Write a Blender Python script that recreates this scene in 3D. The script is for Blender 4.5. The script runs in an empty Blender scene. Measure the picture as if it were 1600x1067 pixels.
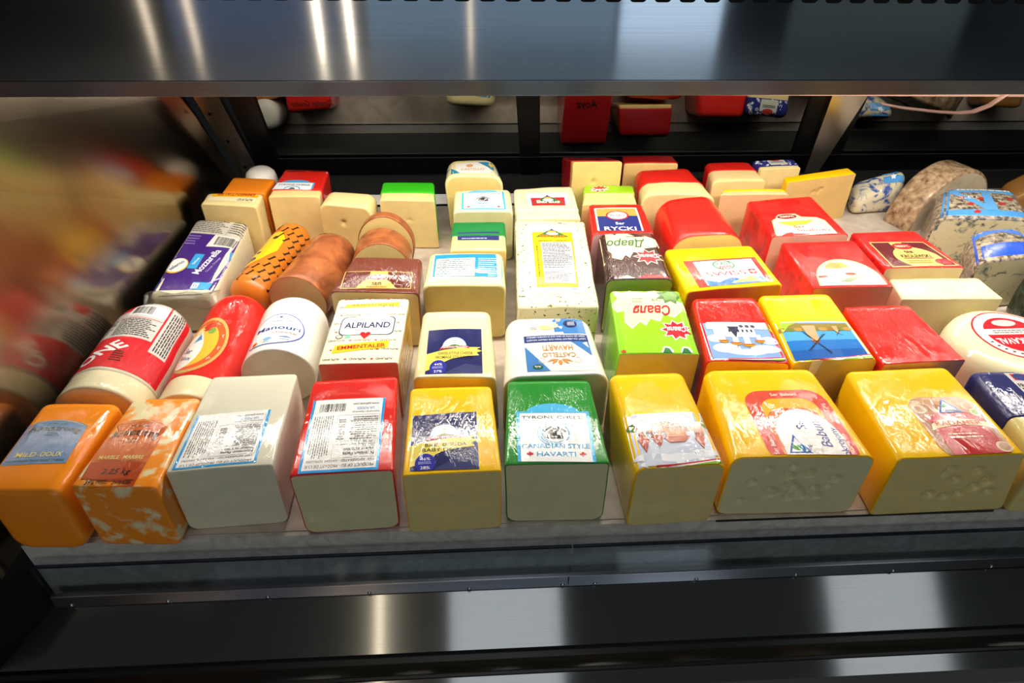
import bpy, bmesh, math, random
from mathutils import Vector, Matrix, noise
from mathutils.bvhtree import BVHTree
S = bpy.context.scene
COL = S.collection

# ------------------------------------------------------------------ camera
cam_d = bpy.data.cameras.new('camera'); cam = bpy.data.objects.new('camera', cam_d); COL.objects.link(cam)
cam_d.sensor_width = 36.0; cam_d.lens = 1067.0 / 1600.0 * 36.0; cam_d.clip_start = 0.01; cam_d.clip_end = 50
R_ = ((0.99826284, -0.0223301, 0.05452224), (-0.0566138, -0.61980553, 0.78271066), (0.01631518, -0.78443768, -0.61999302))
# columns: camera right, camera up (= -down), camera back (= -forward) in world axes
m = Matrix(((R_[0][0], -R_[0][1], -R_[0][2], 0), (R_[1][0], -R_[1][1], -R_[1][2], 0), (R_[2][0], -R_[2][1], -R_[2][2], 0.637), (0, 0, 0, 1)))
cam.matrix_world = m
S.camera = cam
# ------------------------------------------------------------------ look
S.view_settings.view_transform = 'Standard'; S.view_settings.look = 'None'
S.view_settings.exposure = 0.0; S.view_settings.gamma = 1.0; S.view_settings.use_curve_mapping = False
try:
    S.cycles.use_denoising = True; S.cycles.max_bounces = 7; S.cycles.glossy_bounces = 5; S.cycles.transparent_max_bounces = 8
    S.cycles.sample_clamp_indirect = 6.0; S.cycles.caustics_reflective = False; S.cycles.caustics_refractive = False
except Exception: pass
W_ = bpy.data.worlds.new('world'); S.world = W_; W_.use_nodes = True
W_.node_tree.nodes['Background'].inputs[0].default_value = (0.05, 0.055, 0.065, 1); W_.node_tree.nodes['Background'].inputs[1].default_value = 0.3

# ------------------------------------------------------------------ lights of the place, with added fill
def area(name, loc, rot, sx, sy, power, col):
    l = bpy.data.lights.new(name, 'AREA'); l.shape = 'RECTANGLE'; l.size = sx; l.size_y = sy; l.energy = power; l.color = col
    o = bpy.data.objects.new(name, l); COL.objects.link(o); o.location = loc; o.rotation_euler = rot
    return o
# LED strip under the shelf of the case, shining down on the cheese
area('case_lamp_light', (0.25, 0.84, 0.425), (0, 0, 0), 1.66, 0.014, 9.4, (1.0, 0.93, 0.82))
area('rear_lamp_light', (0.30, 1.090, 0.279), (math.radians(-28), 0, 0), 1.50, 0.007, 1.5, (1.0, 0.93, 0.82))
# fluorescent ceiling troffers of the shop, last three added to light cheese fronts (fixtures are modelled below)
for tx, ty, tw, e in ((0.12, -0.15, 0.54, 2.7), (2.02, -0.15, 0.56, 2.7), (-2.3, -1.6, 0.62, 1.6), (0.0, -2.6, 0.62, 1.8), (2.6, -2.9, 0.62, 1.6)):
    area('ceiling_troffer_light', (tx, ty, 2.575), (0, 0, 0), tw, 1.2, e, (0.96, 0.985, 1.0))
# ------------------------------------------------------------------ materials
def lin(c): return c / 12.92 if c <= 0.04045 else ((c + 0.055) / 1.055) ** 2.4
def rgb(h):
    if isinstance(h, str): h = tuple(int(h[i:i+2], 16) / 255 for i in (0, 2, 4))
    return tuple(lin(c) for c in h) + (1,)
MATS = {}
def newmat(name):
    mt = bpy.data.materials.new(name); mt.use_nodes = True
    nt = mt.node_tree; nt.nodes.clear()
    out = nt.nodes.new('ShaderNodeOutputMaterial'); b = nt.nodes.new('ShaderNodeBsdfPrincipled')
    nt.links.new(b.outputs[0], out.inputs[0])
    return mt, nt, b
def N(nt, t, **k):
    n = nt.nodes.new(t)
    for a, v in k.items(): setattr(n, a, v)
    return n
def wrapcoat(nt, b, amt=1.0, rough=0.045, strength=1.0):
    """clear film over the thing: a coat with wrinkle bumps of its own"""
    tc = N(nt, 'ShaderNodeTexCoord')
    geo = N(nt, 'ShaderNodeObjectInfo')
    vadd = N(nt, 'ShaderNodeNewGeometry')
    mp = N(nt, 'ShaderNodeMapping'); mp.inputs['Rotation'].default_value = (0.2, 0.1, 0.6); mp.inputs['Scale'].default_value = (150, 26, 60)
    wn = N(nt, 'ShaderNodeTexNoise'); wn.inputs['Scale'].default_value = 9; wn.inputs['Detail'].default_value = 1; nt.links.new(vadd.outputs['Position'], wn.inputs[0])
    wm = N(nt, 'ShaderNodeVectorMath', operation='MULTIPLY_ADD'); wm.inputs[1].default_value = (0.07, 0.07, 0.07)
    nt.links.new(wn.outputs['Color'], wm.inputs[0]); nt.links.new(vadd.outputs['Position'], wm.inputs[2])
    nt.links.new(wm.outputs[0], mp.inputs[0])
    n1 = N(nt, 'ShaderNodeTexNoise'); n1.inputs['Scale'].default_value = 1.0; n1.inputs['Detail'].default_value = 3; n1.inputs['Distortion'].default_value = 1.2
    nt.links.new(mp.outputs[0], n1.inputs[0])
    mp2 = N(nt, 'ShaderNodeMapping'); mp2.inputs['Rotation'].default_value = (0.5, 0.3, -0.9); mp2.inputs['Scale'].default_value = (520, 45, 220)
    nt.links.new(wm.outputs[0], mp2.inputs[0])
    n2 = N(nt, 'ShaderNodeTexNoise'); n2.inputs['Scale'].default_value = 1.0; n2.inputs['Detail'].default_value = 2; n2.inputs['Distortion'].default_value = 2.0
    nt.links.new(mp2.outputs[0], n2.inputs[0])
    n3 = N(nt, 'ShaderNodeTexNoise'); n3.inputs['Scale'].default_value = 22; n3.inputs['Detail'].default_value = 1
    nt.links.new(vadd.outputs['Position'], n3.inputs[0])
    # ridged: |n-.5| gives sharp creases
    a = N(nt, 'ShaderNodeMath', operation='SUBTRACT'); a.inputs[1].default_value = 0.5; nt.links.new(n1.outputs[0], a.inputs[0])
    a2 = N(nt, 'ShaderNodeMath', operation='ABSOLUTE'); nt.links.new(a.outputs[0], a2.inputs[0])
    r1 = N(nt, 'ShaderNodeMath', operation='MULTIPLY_ADD', use_clamp=True); r1.inputs[1].default_value = -11.0; r1.inputs[2].default_value = 1.0; nt.links.new(a2.outputs[0], r1.inputs[0])
    b1 = N(nt, 'ShaderNodeMath', operation='SUBTRACT'); b1.inputs[1].default_value = 0.5; nt.links.new(n2.outputs[0], b1.inputs[0])
    b2 = N(nt, 'ShaderNodeMath', operation='ABSOLUTE'); nt.links.new(b1.outputs[0], b2.inputs[0])
    r2 = N(nt, 'ShaderNodeMath', operation='MULTIPLY_ADD', use_clamp=True); r2.inputs[1].default_value = -9.0; r2.inputs[2].default_value = 1.0; nt.links.new(b2.outputs[0], r2.inputs[0])
    # creases come in patches
    gate = N(nt, 'ShaderNodeMath', operation='MULTIPLY_ADD', use_clamp=True); gate.inputs[1].default_value = 7.0; gate.inputs[2].default_value = -3.1; nt.links.new(n3.outputs[0], gate.inputs[0])
    mg = N(nt, 'ShaderNodeMath', operation='MULTIPLY'); nt.links.new(r2.outputs[0], mg.inputs[0]); nt.links.new(gate.outputs[0], mg.inputs[1])
    mm = N(nt, 'ShaderNodeMath', operation='MULTIPLY'); mm.inputs[1].default_value = 0.10; nt.links.new(mg.outputs[0], mm.inputs[0])
    m1 = N(nt, 'ShaderNodeMath', operation='MULTIPLY'); m1.inputs[1].default_value = 0.13; nt.links.new(r1.outputs[0], m1.inputs[0])
    ad = N(nt, 'ShaderNodeMath', operation='ADD'); nt.links.new(m1.outputs[0], ad.inputs[0]); nt.links.new(mm.outputs[0], ad.inputs[1])
    ad2 = N(nt, 'ShaderNodeMath', operation='MULTIPLY_ADD'); ad2.inputs[1].default_value = 0.30; nt.links.new(n3.outputs[0], ad2.inputs[0]); nt.links.new(ad.outputs[0], ad2.inputs[2])
    bp = N(nt, 'ShaderNodeBump'); bp.inputs['Strength'].default_value = 1.0; bp.inputs['Distance'].default_value = 0.00075 * strength
    nt.links.new(ad2.outputs[0], bp.inputs['Height'])
    b.inputs['Coat Weight'].default_value = amt; b.inputs['Coat Roughness'].default_value = rough; b.inputs['Coat IOR'].default_value = 1.45
    nt.links.new(bp.outputs[0], b.inputs['Coat Normal'])
    return vadd
def mottled(nt, b, c1, c2, scale=30, pos=0.5, width=0.25, detail=3, dist=0.0):
    g = N(nt, 'ShaderNodeNewGeometry')
    n = N(nt, 'ShaderNodeTexNoise'); n.inputs['Scale'].default_value = scale; n.inputs['Detail'].default_value = detail; n.inputs['Distortion'].default_value = dist
    nt.links.new(g.outputs['Position'], n.inputs[0])
    r = N(nt, 'ShaderNodeValToRGB'); r.color_ramp.elements[0].position = max(0, pos - width); r.color_ramp.elements[1].position = min(1, pos + width)
    r.color_ramp.elements[0].color = c1; r.color_ramp.elements[1].color = c2
    nt.links.new(n.outputs[0], r.inputs[0]); nt.links.new(r.outputs[0], b.inputs['Base Color'])
    return r
def wax(hexc, var=0.10, film=1.0, rough=0.45, coat=0.045):
    k = ('wax', hexc, var, film)
    if k in MATS: return MATS[k]
    mt, nt, b = newmat('wax_' + hexc); c = rgb(hexc); c2 = tuple(x * (1 - var) for x in c[:3]) + (1,)
    mottled(nt, b, c2, c, 28); b.inputs['Roughness'].default_value = 0.6; b.inputs['Specular IOR Level'].default_value = 0.08
    if film: wrapcoat(nt, b, 1.0, coat, film)
    MATS[k] = mt; return mt
def paste(hexc, film=0.5, sss=0.06):
    k = ('paste', hexc, film)
    if k in MATS: return MATS[k]
    mt, nt, b = newmat('paste_' + hexc); c = rgb(hexc); c2 = tuple(x * 0.88 for x in c[:3]) + (1,)
    mottled(nt, b, c2, c, 45); b.inputs['Roughness'].default_value = 0.6; b.inputs['Specular IOR Level'].default_value = 0.08
    b.inputs['Subsurface Weight'].default_value = sss; b.inputs['Subsurface Scale'].default_value = 0.01
    if film: wrapcoat(nt, b, 0.8, 0.06, film)
    MATS[k] = mt; return mt
def plain(hexc, rough=0.5, metal=0.0, spec=0.5, film=0.0):
    k = ('plain', hexc, rough, metal, film)
    if k in MATS: return MATS[k]
    mt, nt, b = newmat('mat_' + hexc); b.inputs['Base Color'].default_value = rgb(hexc); b.inputs['Roughness'].default_value = rough
    b.inputs['Metallic'].default_value = metal; b.inputs['Specular IOR Level'].default_value = spec
    if film: wrapcoat(nt, b, 1.0, 0.045, film)
    MATS[k] = mt; return mt
def ink(hexc): return plain(hexc, 0.6, 0.0, 0.08, 0.8)
def two(name, h1, h2, scale, pos=0.5, width=0.03, detail=3, dist=1.0, film=0.8, rough=0.5):
    k = ('two', name)
    if k in MATS: return MATS[k]
    mt, nt, b = newmat(name); mottled(nt, b, rgb(h1), rgb(h2), scale, pos, width, detail, dist)
    b.inputs['Roughness'].default_value = rough
    if film: wrapcoat(nt, b, 1.0, 0.05, film); b.inputs['Specular IOR Level'].default_value = 0.1
    MATS[k] = mt; return mt
def steel(name, hexc, rough, aniso, rot=0.0, scratch=0.3, metal=1.0, freq=(6, 900, 900)):
    k = ('steel', name)
    if k in MATS: return MATS[k]
    mt, nt, b = newmat(name); b.inputs['Metallic'].default_value = metal; b.inputs['Roughness'].default_value = rough
    b.inputs['Anisotropic'].default_value = aniso; b.inputs['Anisotropic Rotation'].default_value = rot
    tg = N(nt, 'ShaderNodeTangent', direction_type='UV_MAP'); tg.uv_map = 'UVMap'; nt.links.new(tg.outputs[0], b.inputs['Tangent'])
    uv = N(nt, 'ShaderNodeUVMap'); uv.uv_map = 'UVMap'
    mp = N(nt, 'ShaderNodeMapping'); mp.inputs['Scale'].default_value = freq; nt.links.new(uv.outputs[0], mp.inputs[0])
    n = N(nt, 'ShaderNodeTexNoise'); n.inputs['Scale'].default_value = 1; n.inputs['Detail'].default_value = 2; nt.links.new(mp.outputs[0], n.inputs[0])
    r = N(nt, 'ShaderNodeValToRGB'); c = rgb(hexc)
    r.color_ramp.elements[0].color = tuple(x * (1 - scratch) for x in c[:3]) + (1,); r.color_ramp.elements[1].color = c
    r.color_ramp.elements[0].position = 0.3; r.color_ramp.elements[1].position = 0.7
    nt.links.new(n.outputs[0], r.inputs[0]); nt.links.new(r.outputs[0], b.inputs['Base Color'])
    MATS[k] = mt; return mt
def glass(name, col='ffffff', rough=0.0, alpha=0.2):
    k = ('glass', name)
    if k in MATS: return MATS[k]
    mt = bpy.data.materials.new(name); mt.use_nodes = True; nt = mt.node_tree; nt.nodes.clear()
    out = N(nt, 'ShaderNodeOutputMaterial'); tr = N(nt, 'ShaderNodeBsdfTransparent'); gl = N(nt, 'ShaderNodeBsdfGlossy'); mx = N(nt, 'ShaderNodeMixShader')
    lw = N(nt, 'ShaderNodeLayerWeight'); lw.inputs[0].default_value = 0.5
    pw = N(nt, 'ShaderNodeMath', operation='POWER'); pw.inputs[1].default_value = 3.0; nt.links.new(lw.outputs['Facing'], pw.inputs[0])
    fr = N(nt, 'ShaderNodeMath', operation='MULTIPLY_ADD'); fr.inputs[1].default_value = 0.6; fr.inputs[2].default_value = alpha * 0.15; nt.links.new(pw.outputs[0], fr.inputs[0])
    tr.inputs[0].default_value = rgb(col); gl.inputs['Roughness'].default_value = rough
    nt.links.new(fr.outputs[0], mx.inputs[0]); nt.links.new(tr.outputs[0], mx.inputs[1]); nt.links.new(gl.outputs[0], mx.inputs[2]); nt.links.new(mx.outputs[0], out.inputs[0])
    MATS[k] = mt; return mt
def emit(name, hexc, s):
    mt = bpy.data.materials.new(name); mt.use_nodes = True; nt = mt.node_tree; nt.nodes.clear()
    out = N(nt, 'ShaderNodeOutputMaterial'); e = N(nt, 'ShaderNodeEmission'); e.inputs[0].default_value = rgb(hexc); e.inputs[1].default_value = s
    nt.links.new(e.outputs[0], out.inputs[0]); return mt

# ------------------------------------------------------------------ object helpers
def tag(o, label=None, cat=None, group=None, kind=None):
    if label: o['label'] = label
    if cat: o['category'] = cat
    if group: o['group'] = group
    if kind: o['kind'] = kind
    return o
def meshobj(name, verts, faces, mats, parent=None, midx=None, smooth=False, loc=(0, 0, 0)):
    me = bpy.data.meshes.new(name); me.from_pydata([tuple(v) for v in verts], [], faces)
    if not isinstance(mats, (list, tuple)): mats = [mats]
    for mt in mats: me.materials.append(mt)
    if midx:
        for p, i in zip(me.polygons, midx): p.material_index = i
    if smooth:
        for p in me.polygons: p.use_smooth = True
    me.update()
    o = bpy.data.objects.new(name, me); COL.objects.link(o); o.location = loc
    if parent: o.parent = parent
    return o
def empty(name, loc, label=None, cat=None, group=None):
    o = bpy.data.objects.new(name, None); COL.objects.link(o); o.location = loc; o.empty_display_size = 0.02
    return tag(o, label, cat, group)
def prism(name, prof, x0, x1, mt, parent=None, loc=(0, 0, 0), bev=0.0, skew=None, smooth=False):
    """profile of (y,z) points swept along x; UV u along x"""
    n = len(prof); vs = []
    for x in (x0, x1):
        for (y, z) in prof: vs.append((x, y, z))
    if skew:
        for i in range(2 * n): vs[i] = skew(vs[i])
    fs = [[i, (i + 1) % n, n + (i + 1) % n, n + i] for i in range(n)] + [list(range(n))[::-1], list(range(n, 2 * n))]
    o = meshobj(name, vs, fs, mt, parent, loc=loc)
    me = o.data
    bm = bmesh.new(); bm.from_mesh(me); bmesh.ops.recalc_face_normals(bm, faces=bm.faces)
    if bev: bmesh.ops.bevel(bm, geom=list(bm.edges), offset=bev, segments=2, affect='EDGES', profile=0.5)
    uvl = bm.loops.layers.uv.new('UVMap')
    for f in bm.faces:
        for l in f.loops: l[uvl].uv = (l.vert.co.x, l.vert.co.y + l.vert.co.z)
    bm.to_mesh(me); bm.free()
    if smooth:
        for p in me.polygons: p.use_smooth = True
    return o
def box(name, x0, x1, y0, y1, z0, z1, mt, parent=None, bev=0.0, loc=(0, 0, 0)):
    return prism(name, [(y0, z0), (y1, z0), (y1, z1), (y0, z1)], x0, x1, mt, parent, loc, bev)

# ------------------------------------------------------------------ cheese block
def ends(r, n):  # distances from an end for a rounded edge of radius r
    return [r * (1 - math.cos(math.pi / 2 * i / n)) for i in range(n + 1)]
def axis_samples(L, r0, r1, step, nr=4):
    a = [r0 * i / nr for i in range(nr + 1)]
    m = max(1, int(round((L - r0 - r1) / step)))
    b = [r0 + (L - r0 - r1) * i / m for i in range(1, m)]
    c = [L - r1 + r1 * i / nr for i in range(nr + 1)]
    return a + b + c
def rsect(x, z, w, h, rt, rb):
    """square section to rounded section; x in -w/2..w/2, z in 0..h"""
    sx = 1 if x >= 0 else -1; ax = abs(x)
    if z > h / 2: r = rt; bz = z - (h - r); cz = h - r; sz = 1
    else: r = rb; bz = r - z; cz = r; sz = -1
    bx = ax - (w / 2 - r)
    if r > 0 and bx > 0 and bz > 0:
        a, b = bx / r, bz / r; l = math.hypot(a, b); m = max(a, b)
        k = m / l * r
        return sx * (w / 2 - r + a * k), cz + sz * b * k
    return x, z
class Body: pass
def make_body(top, H, bottom=None, rt=0.008, rb=0.008, rf=0.0015, rbk=0.012, crown=0.001, peel=0.0, step=0.010, holes=(), wob=0.0006, seed=0, fstep=None, zb=0.0):
    """top: four world (x,y): front-left, front-right, back-right, back-left. H: height or four heights."""
    Hs = H if isinstance(H, (list, tuple)) else (H,) * 4
    if bottom is None: bottom = top
    cx = sum(p[0] for p in bottom) / 4; cy = sum(p[1] for p in bottom) / 4
    T = [(p[0] - cx, p[1] - cy, h) for p, h in zip(top, Hs)]; B = [(p[0] - cx, p[1] - cy, 0.0) for p in bottom]
    w = (math.dist(top[0], top[1]) + math.dist(top[3], top[2])) / 2; d = (math.dist(top[0], top[3]) + math.dist(top[1], top[2])) / 2
    h = sum(Hs) / 4
    rt = min(rt, h * 0.49, w * 0.49); rb = min(rb, h * 0.49, w * 0.49)
    st = fstep or step
    xs = [v - w / 2 for v in axis_samples(w, max(rt, rb), max(rt, rb), st)]
    if rt != rb:
        e = min(rt, rb); xs = sorted(set([round(v, 6) for v in xs + [-w / 2 + e, w / 2 - e, -w / 2 + e / 2, w / 2 - e / 2]]))
    zs = axis_samples(h, rb, rt, st)
    ysf = ends(rf, 3); ysb = [d - e for e in ends(rbk, 4)][::-1]
    m = max(2, int(round((d - rf - rbk) / step)))
    ys = ysf + [rf + (d - rf - rbk) * i / m for i in range(1, m)] + ysb
    if peel: ys = sorted(set(ys + [peel, peel + 0.0012]))
    nx, nz, ny = len(xs), len(zs), len(ys)
    rnd = random.Random(seed); off = Vector((rnd.uniform(-9, 9), rnd.uniform(-9, 9), rnd.uniform(-9, 9)))
    def P(i, j, k):
        x, z = rsect(xs[i], zs[j], w, h, rt, rb); y = ys[k]
        ins = 0.0
        if y < rf: ins = rf - math.sqrt(max(0, rf * rf - (rf - y) ** 2))
        elif y > d - rbk: e = y - (d - rbk); ins = rbk - math.sqrt(max(0, rbk * rbk - e * e))
        if peel and y <= peel: ins += 0.0012
        x *= 1 - ins / (w / 2); z = h / 2 + (z - h / 2) * (1 - ins / (h / 2))
        z += crown * (1 - (2 * x / w) ** 2) * (z / h) * math.sin(math.pi * min(1, max(0, 0.12 + 0.76 * y / d)))
        if k == 0:
            for (hx, hz, hr) in holes:
                dd = math.hypot(x - hx * w / 2, z - hz * h)
                if dd < hr: y += 0.95 * math.sqrt(hr * hr - dd * dd)
        u, v, t = x / w + 0.5, y / d, z / h
        def bil(Q): return [Q[0][q] * (1 - u) * (1 - v) + Q[1][q] * u * (1 - v) + Q[2][q] * u * v + Q[3][q] * (1 - u) * v for q in range(3)]
        a, b = bil(T), bil(B)
        p = Vector([b[q] + (a[q] - b[q]) * t for q in range(3)])
        if wob and t > 0.12: p += noise.noise_vector(p * 22 + off) * wob * min(1, (t - 0.12) * 4)
        return p
    vid, V = {}, []
    def vi(i, j, k):
        if (i, j, k) not in vid: vid[(i, j, k)] = len(V); V.append(P(i, j, k))
        return vid[(i, j, k)]
    fr, fp = [], []
    for i in range(nx - 1):
        for j in range(nz - 1):
            fp.append([vi(i, j, 0), vi(i + 1, j, 0), vi(i + 1, j + 1, 0), vi(i, j + 1, 0)])
            fr.append([vi(i, j, ny - 1), vi(i, j + 1, ny - 1), vi(i + 1, j + 1, ny - 1), vi(i + 1, j, ny - 1)])
    for k in range(ny - 1):
        tgt = fp if (peel and ys[k + 1] <= peel + 1e-6) else fr
        for i in range(nx - 1):
            tgt.append([vi(i, nz - 1, k), vi(i + 1, nz - 1, k), vi(i + 1, nz - 1, k + 1), vi(i, nz - 1, k + 1)])
            tgt.append([vi(i, 0, k), vi(i, 0, k + 1), vi(i + 1, 0, k + 1), vi(i + 1, 0, k)])
        for j in range(nz - 1):
            tgt.append([vi(0, j, k), vi(0, j + 1, k), vi(0, j + 1, k + 1), vi(0, j, k + 1)])
            tgt.append([vi(nx - 1, j, k), vi(nx - 1, j, k + 1), vi(nx - 1, j + 1, k + 1), vi(nx - 1, j + 1, k)])
    b = Body(); b.V = V; b.fr = fr; b.fp = fp; b.loc = (cx, cy, zb); b.H = h
    b.bvh = BVHTree.FromPolygons([tuple(v) for v in V], fr + fp)
    b.T = T; b.cyl = None
    return b
def submesh(name, V, faces, mt, parent, smooth=True):
    used = sorted({i for f in faces for i in f}); mp = {u: n for n, u in enumerate(used)}
    return meshobj(name, [V[u] for u in used], [[mp[i] for i in f] for f in faces], mt, parent, smooth=smooth)
def place_body(b, kind, label, rind, pst, group=None, rname='rind', pname='paste', cat='cheese', rl=None, pl=None):
    o = empty(kind, b.loc, label, cat, group)
    if rind is pst: submesh(rname, b.V, b.fr + b.fp, rind, o)
    else:
        a = submesh(rname, b.V, b.fr, rind, o); c = submesh(pname, b.V, b.fp, pst, o)
        if rl: a['label'] = rl
        if pl: c['label'] = pl
    b.obj = o; return o
# ------------------------------------------------------------------ logs and wheels
def make_log(p0, p1, r0, r1=None, flat=0.9, rf=0.002, rbk=0.02, bare=0.0, seed=0, wob=0.0008, bow=0.0, a0=None):
    """a log lying on the deck from front p0 to back p1; cross-section an ellipse of half-height r*flat"""
    r1 = r1 or r0; cx = (p0[0] + p1[0]) / 2; cy = (p0[1] + p1[1]) / 2
    d = math.dist(p0, p1); ax = Vector(((p1[0] - p0[0]) / d, (p1[1] - p0[1]) / d, 0)); sd = Vector((ax.y, -ax.x, 0))
    na = 56; ysf = ends(rf, 3); ysb = [d - e for e in ends(rbk, 5)][::-1]; m = max(3, int(d / 0.010))
    ys = ysf + [rf + (d - rf - rbk) * i / m for i in range(1, m)] + ysb
    if bare: ys = sorted(set(ys + [bare, bare + 0.001]))
    V, fr, fp = [], [], []
    rnd = random.Random(seed); off = Vector((rnd.uniform(-9, 9), rnd.uniform(-9, 9), 0))
    def ring(y, sc=1.0):
        ins = 0.0
        if y < rf: ins = rf - math.sqrt(max(0, rf * rf - (rf - y) ** 2))
        elif y > d - rbk: e = y - (d - rbk); ins = rbk - math.sqrt(max(0, rbk * rbk - e * e))
        if bare and y <= bare: ins += 0.001
        r = (r0 + (r1 - r0) * y / d); rr = (r - ins) * sc; zc = r * flat
        out = []
        for a in range(na):
            t = 2 * math.pi * a / na
            x = math.cos(t) * rr; z = max(0.0005, zc + math.sin(t) * rr * flat)
            if a0 and z < a0: z = a0
            p = Vector((p0[0] - cx, p0[1] - cy, 0)) + ax * y + sd * x + Vector((0, 0, z))
            p.x += bow * math.sin(math.pi * y / d)
            if wob and z > 0.01: p += noise.noise_vector(p * 25 + off) * wob
            out.append(p)
        return out
    base = []
    for y in ys: base.append(len(V)); V.extend(ring(y))
    for k in range(len(ys) - 1):
        tgt = fp if (bare and ys[k + 1] <= bare + 1e-6) else fr
        for a in range(na):
            b2 = (a + 1) % na; tgt.append([base[k] + a, base[k] + b2, base[k + 1] + b2, base[k + 1] + a])
    for kk, tgt, flip in ((0, fp, True), (len(ys) - 1, fr, False)):
        prev = base[kk]
        for s in (0.8, 0.55, 0.3):
            nb = len(V); V.extend(ring(ys[kk], s))
            for a in range(na):
                b2 = (a + 1) % na; f = [prev + a, prev + b2, nb + b2, nb + a]; tgt.append(f[::-1] if flip else f)
            prev = nb
        c = len(V); V.append(sum((V[prev + a] for a in range(na)), Vector()) / na)
        for a in range(na):
            f = [prev + a, prev + (a + 1) % na, c]; tgt.append(f[::-1] if flip else f)
    b = Body(); b.V = V; b.fr = fr; b.fp = fp; b.loc = (cx, cy, 0.0); b.H = 2 * r0 * flat
    b.bvh = BVHTree.FromPolygons([tuple(v) for v in V], fr + fp)
    b.cyl = (Vector((p0[0] - cx, p0[1] - cy, 0)), ax, sd, r0, r1, flat, d)
    return b
def make_lathe(cx, cy, prof, na=96, wob=0.0006, seed=0):
    V, F = [], []
    for (r, z) in prof:
        for a in range(na):
            t = 2 * math.pi * a / na; p = Vector((math.cos(t) * r, math.sin(t) * r, z))
            if wob and z > 0.005: p += noise.noise_vector(p * 18 + Vector((seed, 0, 0))) * wob
            V.append(p)
    for k in range(len(prof) - 1):
        for a in range(na): F.append([k * na + a, k * na + (a + 1) % na, (k + 1) * na + (a + 1) % na, (k + 1) * na + a])
    c0 = len(V); V.append(Vector((0, 0, prof[0][1]))); c1 = len(V); V.append(Vector((0, 0, prof[-1][1])))
    for a in range(na):
        F.append([(a + 1) % na, a, c0]); F.append([(len(prof) - 1) * na + a, (len(prof) - 1) * na + (a + 1) % na, c1])
    b = Body(); b.V = V; b.fr = F; b.fp = []; b.loc = (cx, cy, 0); b.H = prof[-1][1]; b.cyl = None
    b.bvh = BVHTree.FromPolygons([tuple(v) for v in V], F); return b

# ------------------------------------------------------------------ printed labels
TXT = {}
def text_mesh(s, bold=0.0, shear=0.0):
    k = (s, bold, shear)
    if k in TXT: return TXT[k]
    cu = bpy.data.curves.new('t', 'FONT'); cu.body = s; cu.size = 1.0; cu.fill_mode = 'FRONT'; cu.resolution_u = 3; cu.offset = bold; cu.shear = shear
    ob = bpy.data.objects.new('t', cu); COL.objects.link(ob); bpy.context.view_layer.update()
    me = ob.to_mesh(); vs = [(v.co.x, v.co.y) for v in me.vertices]; fs = [list(p.vertices) for p in me.polygons]
    ob.to_mesh_clear(); bpy.data.objects.remove(ob); bpy.data.curves.remove(cu)
    if not vs: vs, fs = [(0, 0)], []
    x0 = min(v[0] for v in vs); x1 = max(v[0] for v in vs)
    TXT[k] = ([(x - (x0 + x1) / 2, y) for x, y in vs], fs, max(1e-6, x1 - x0)); return TXT[k]
CAP = 0.73
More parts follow.
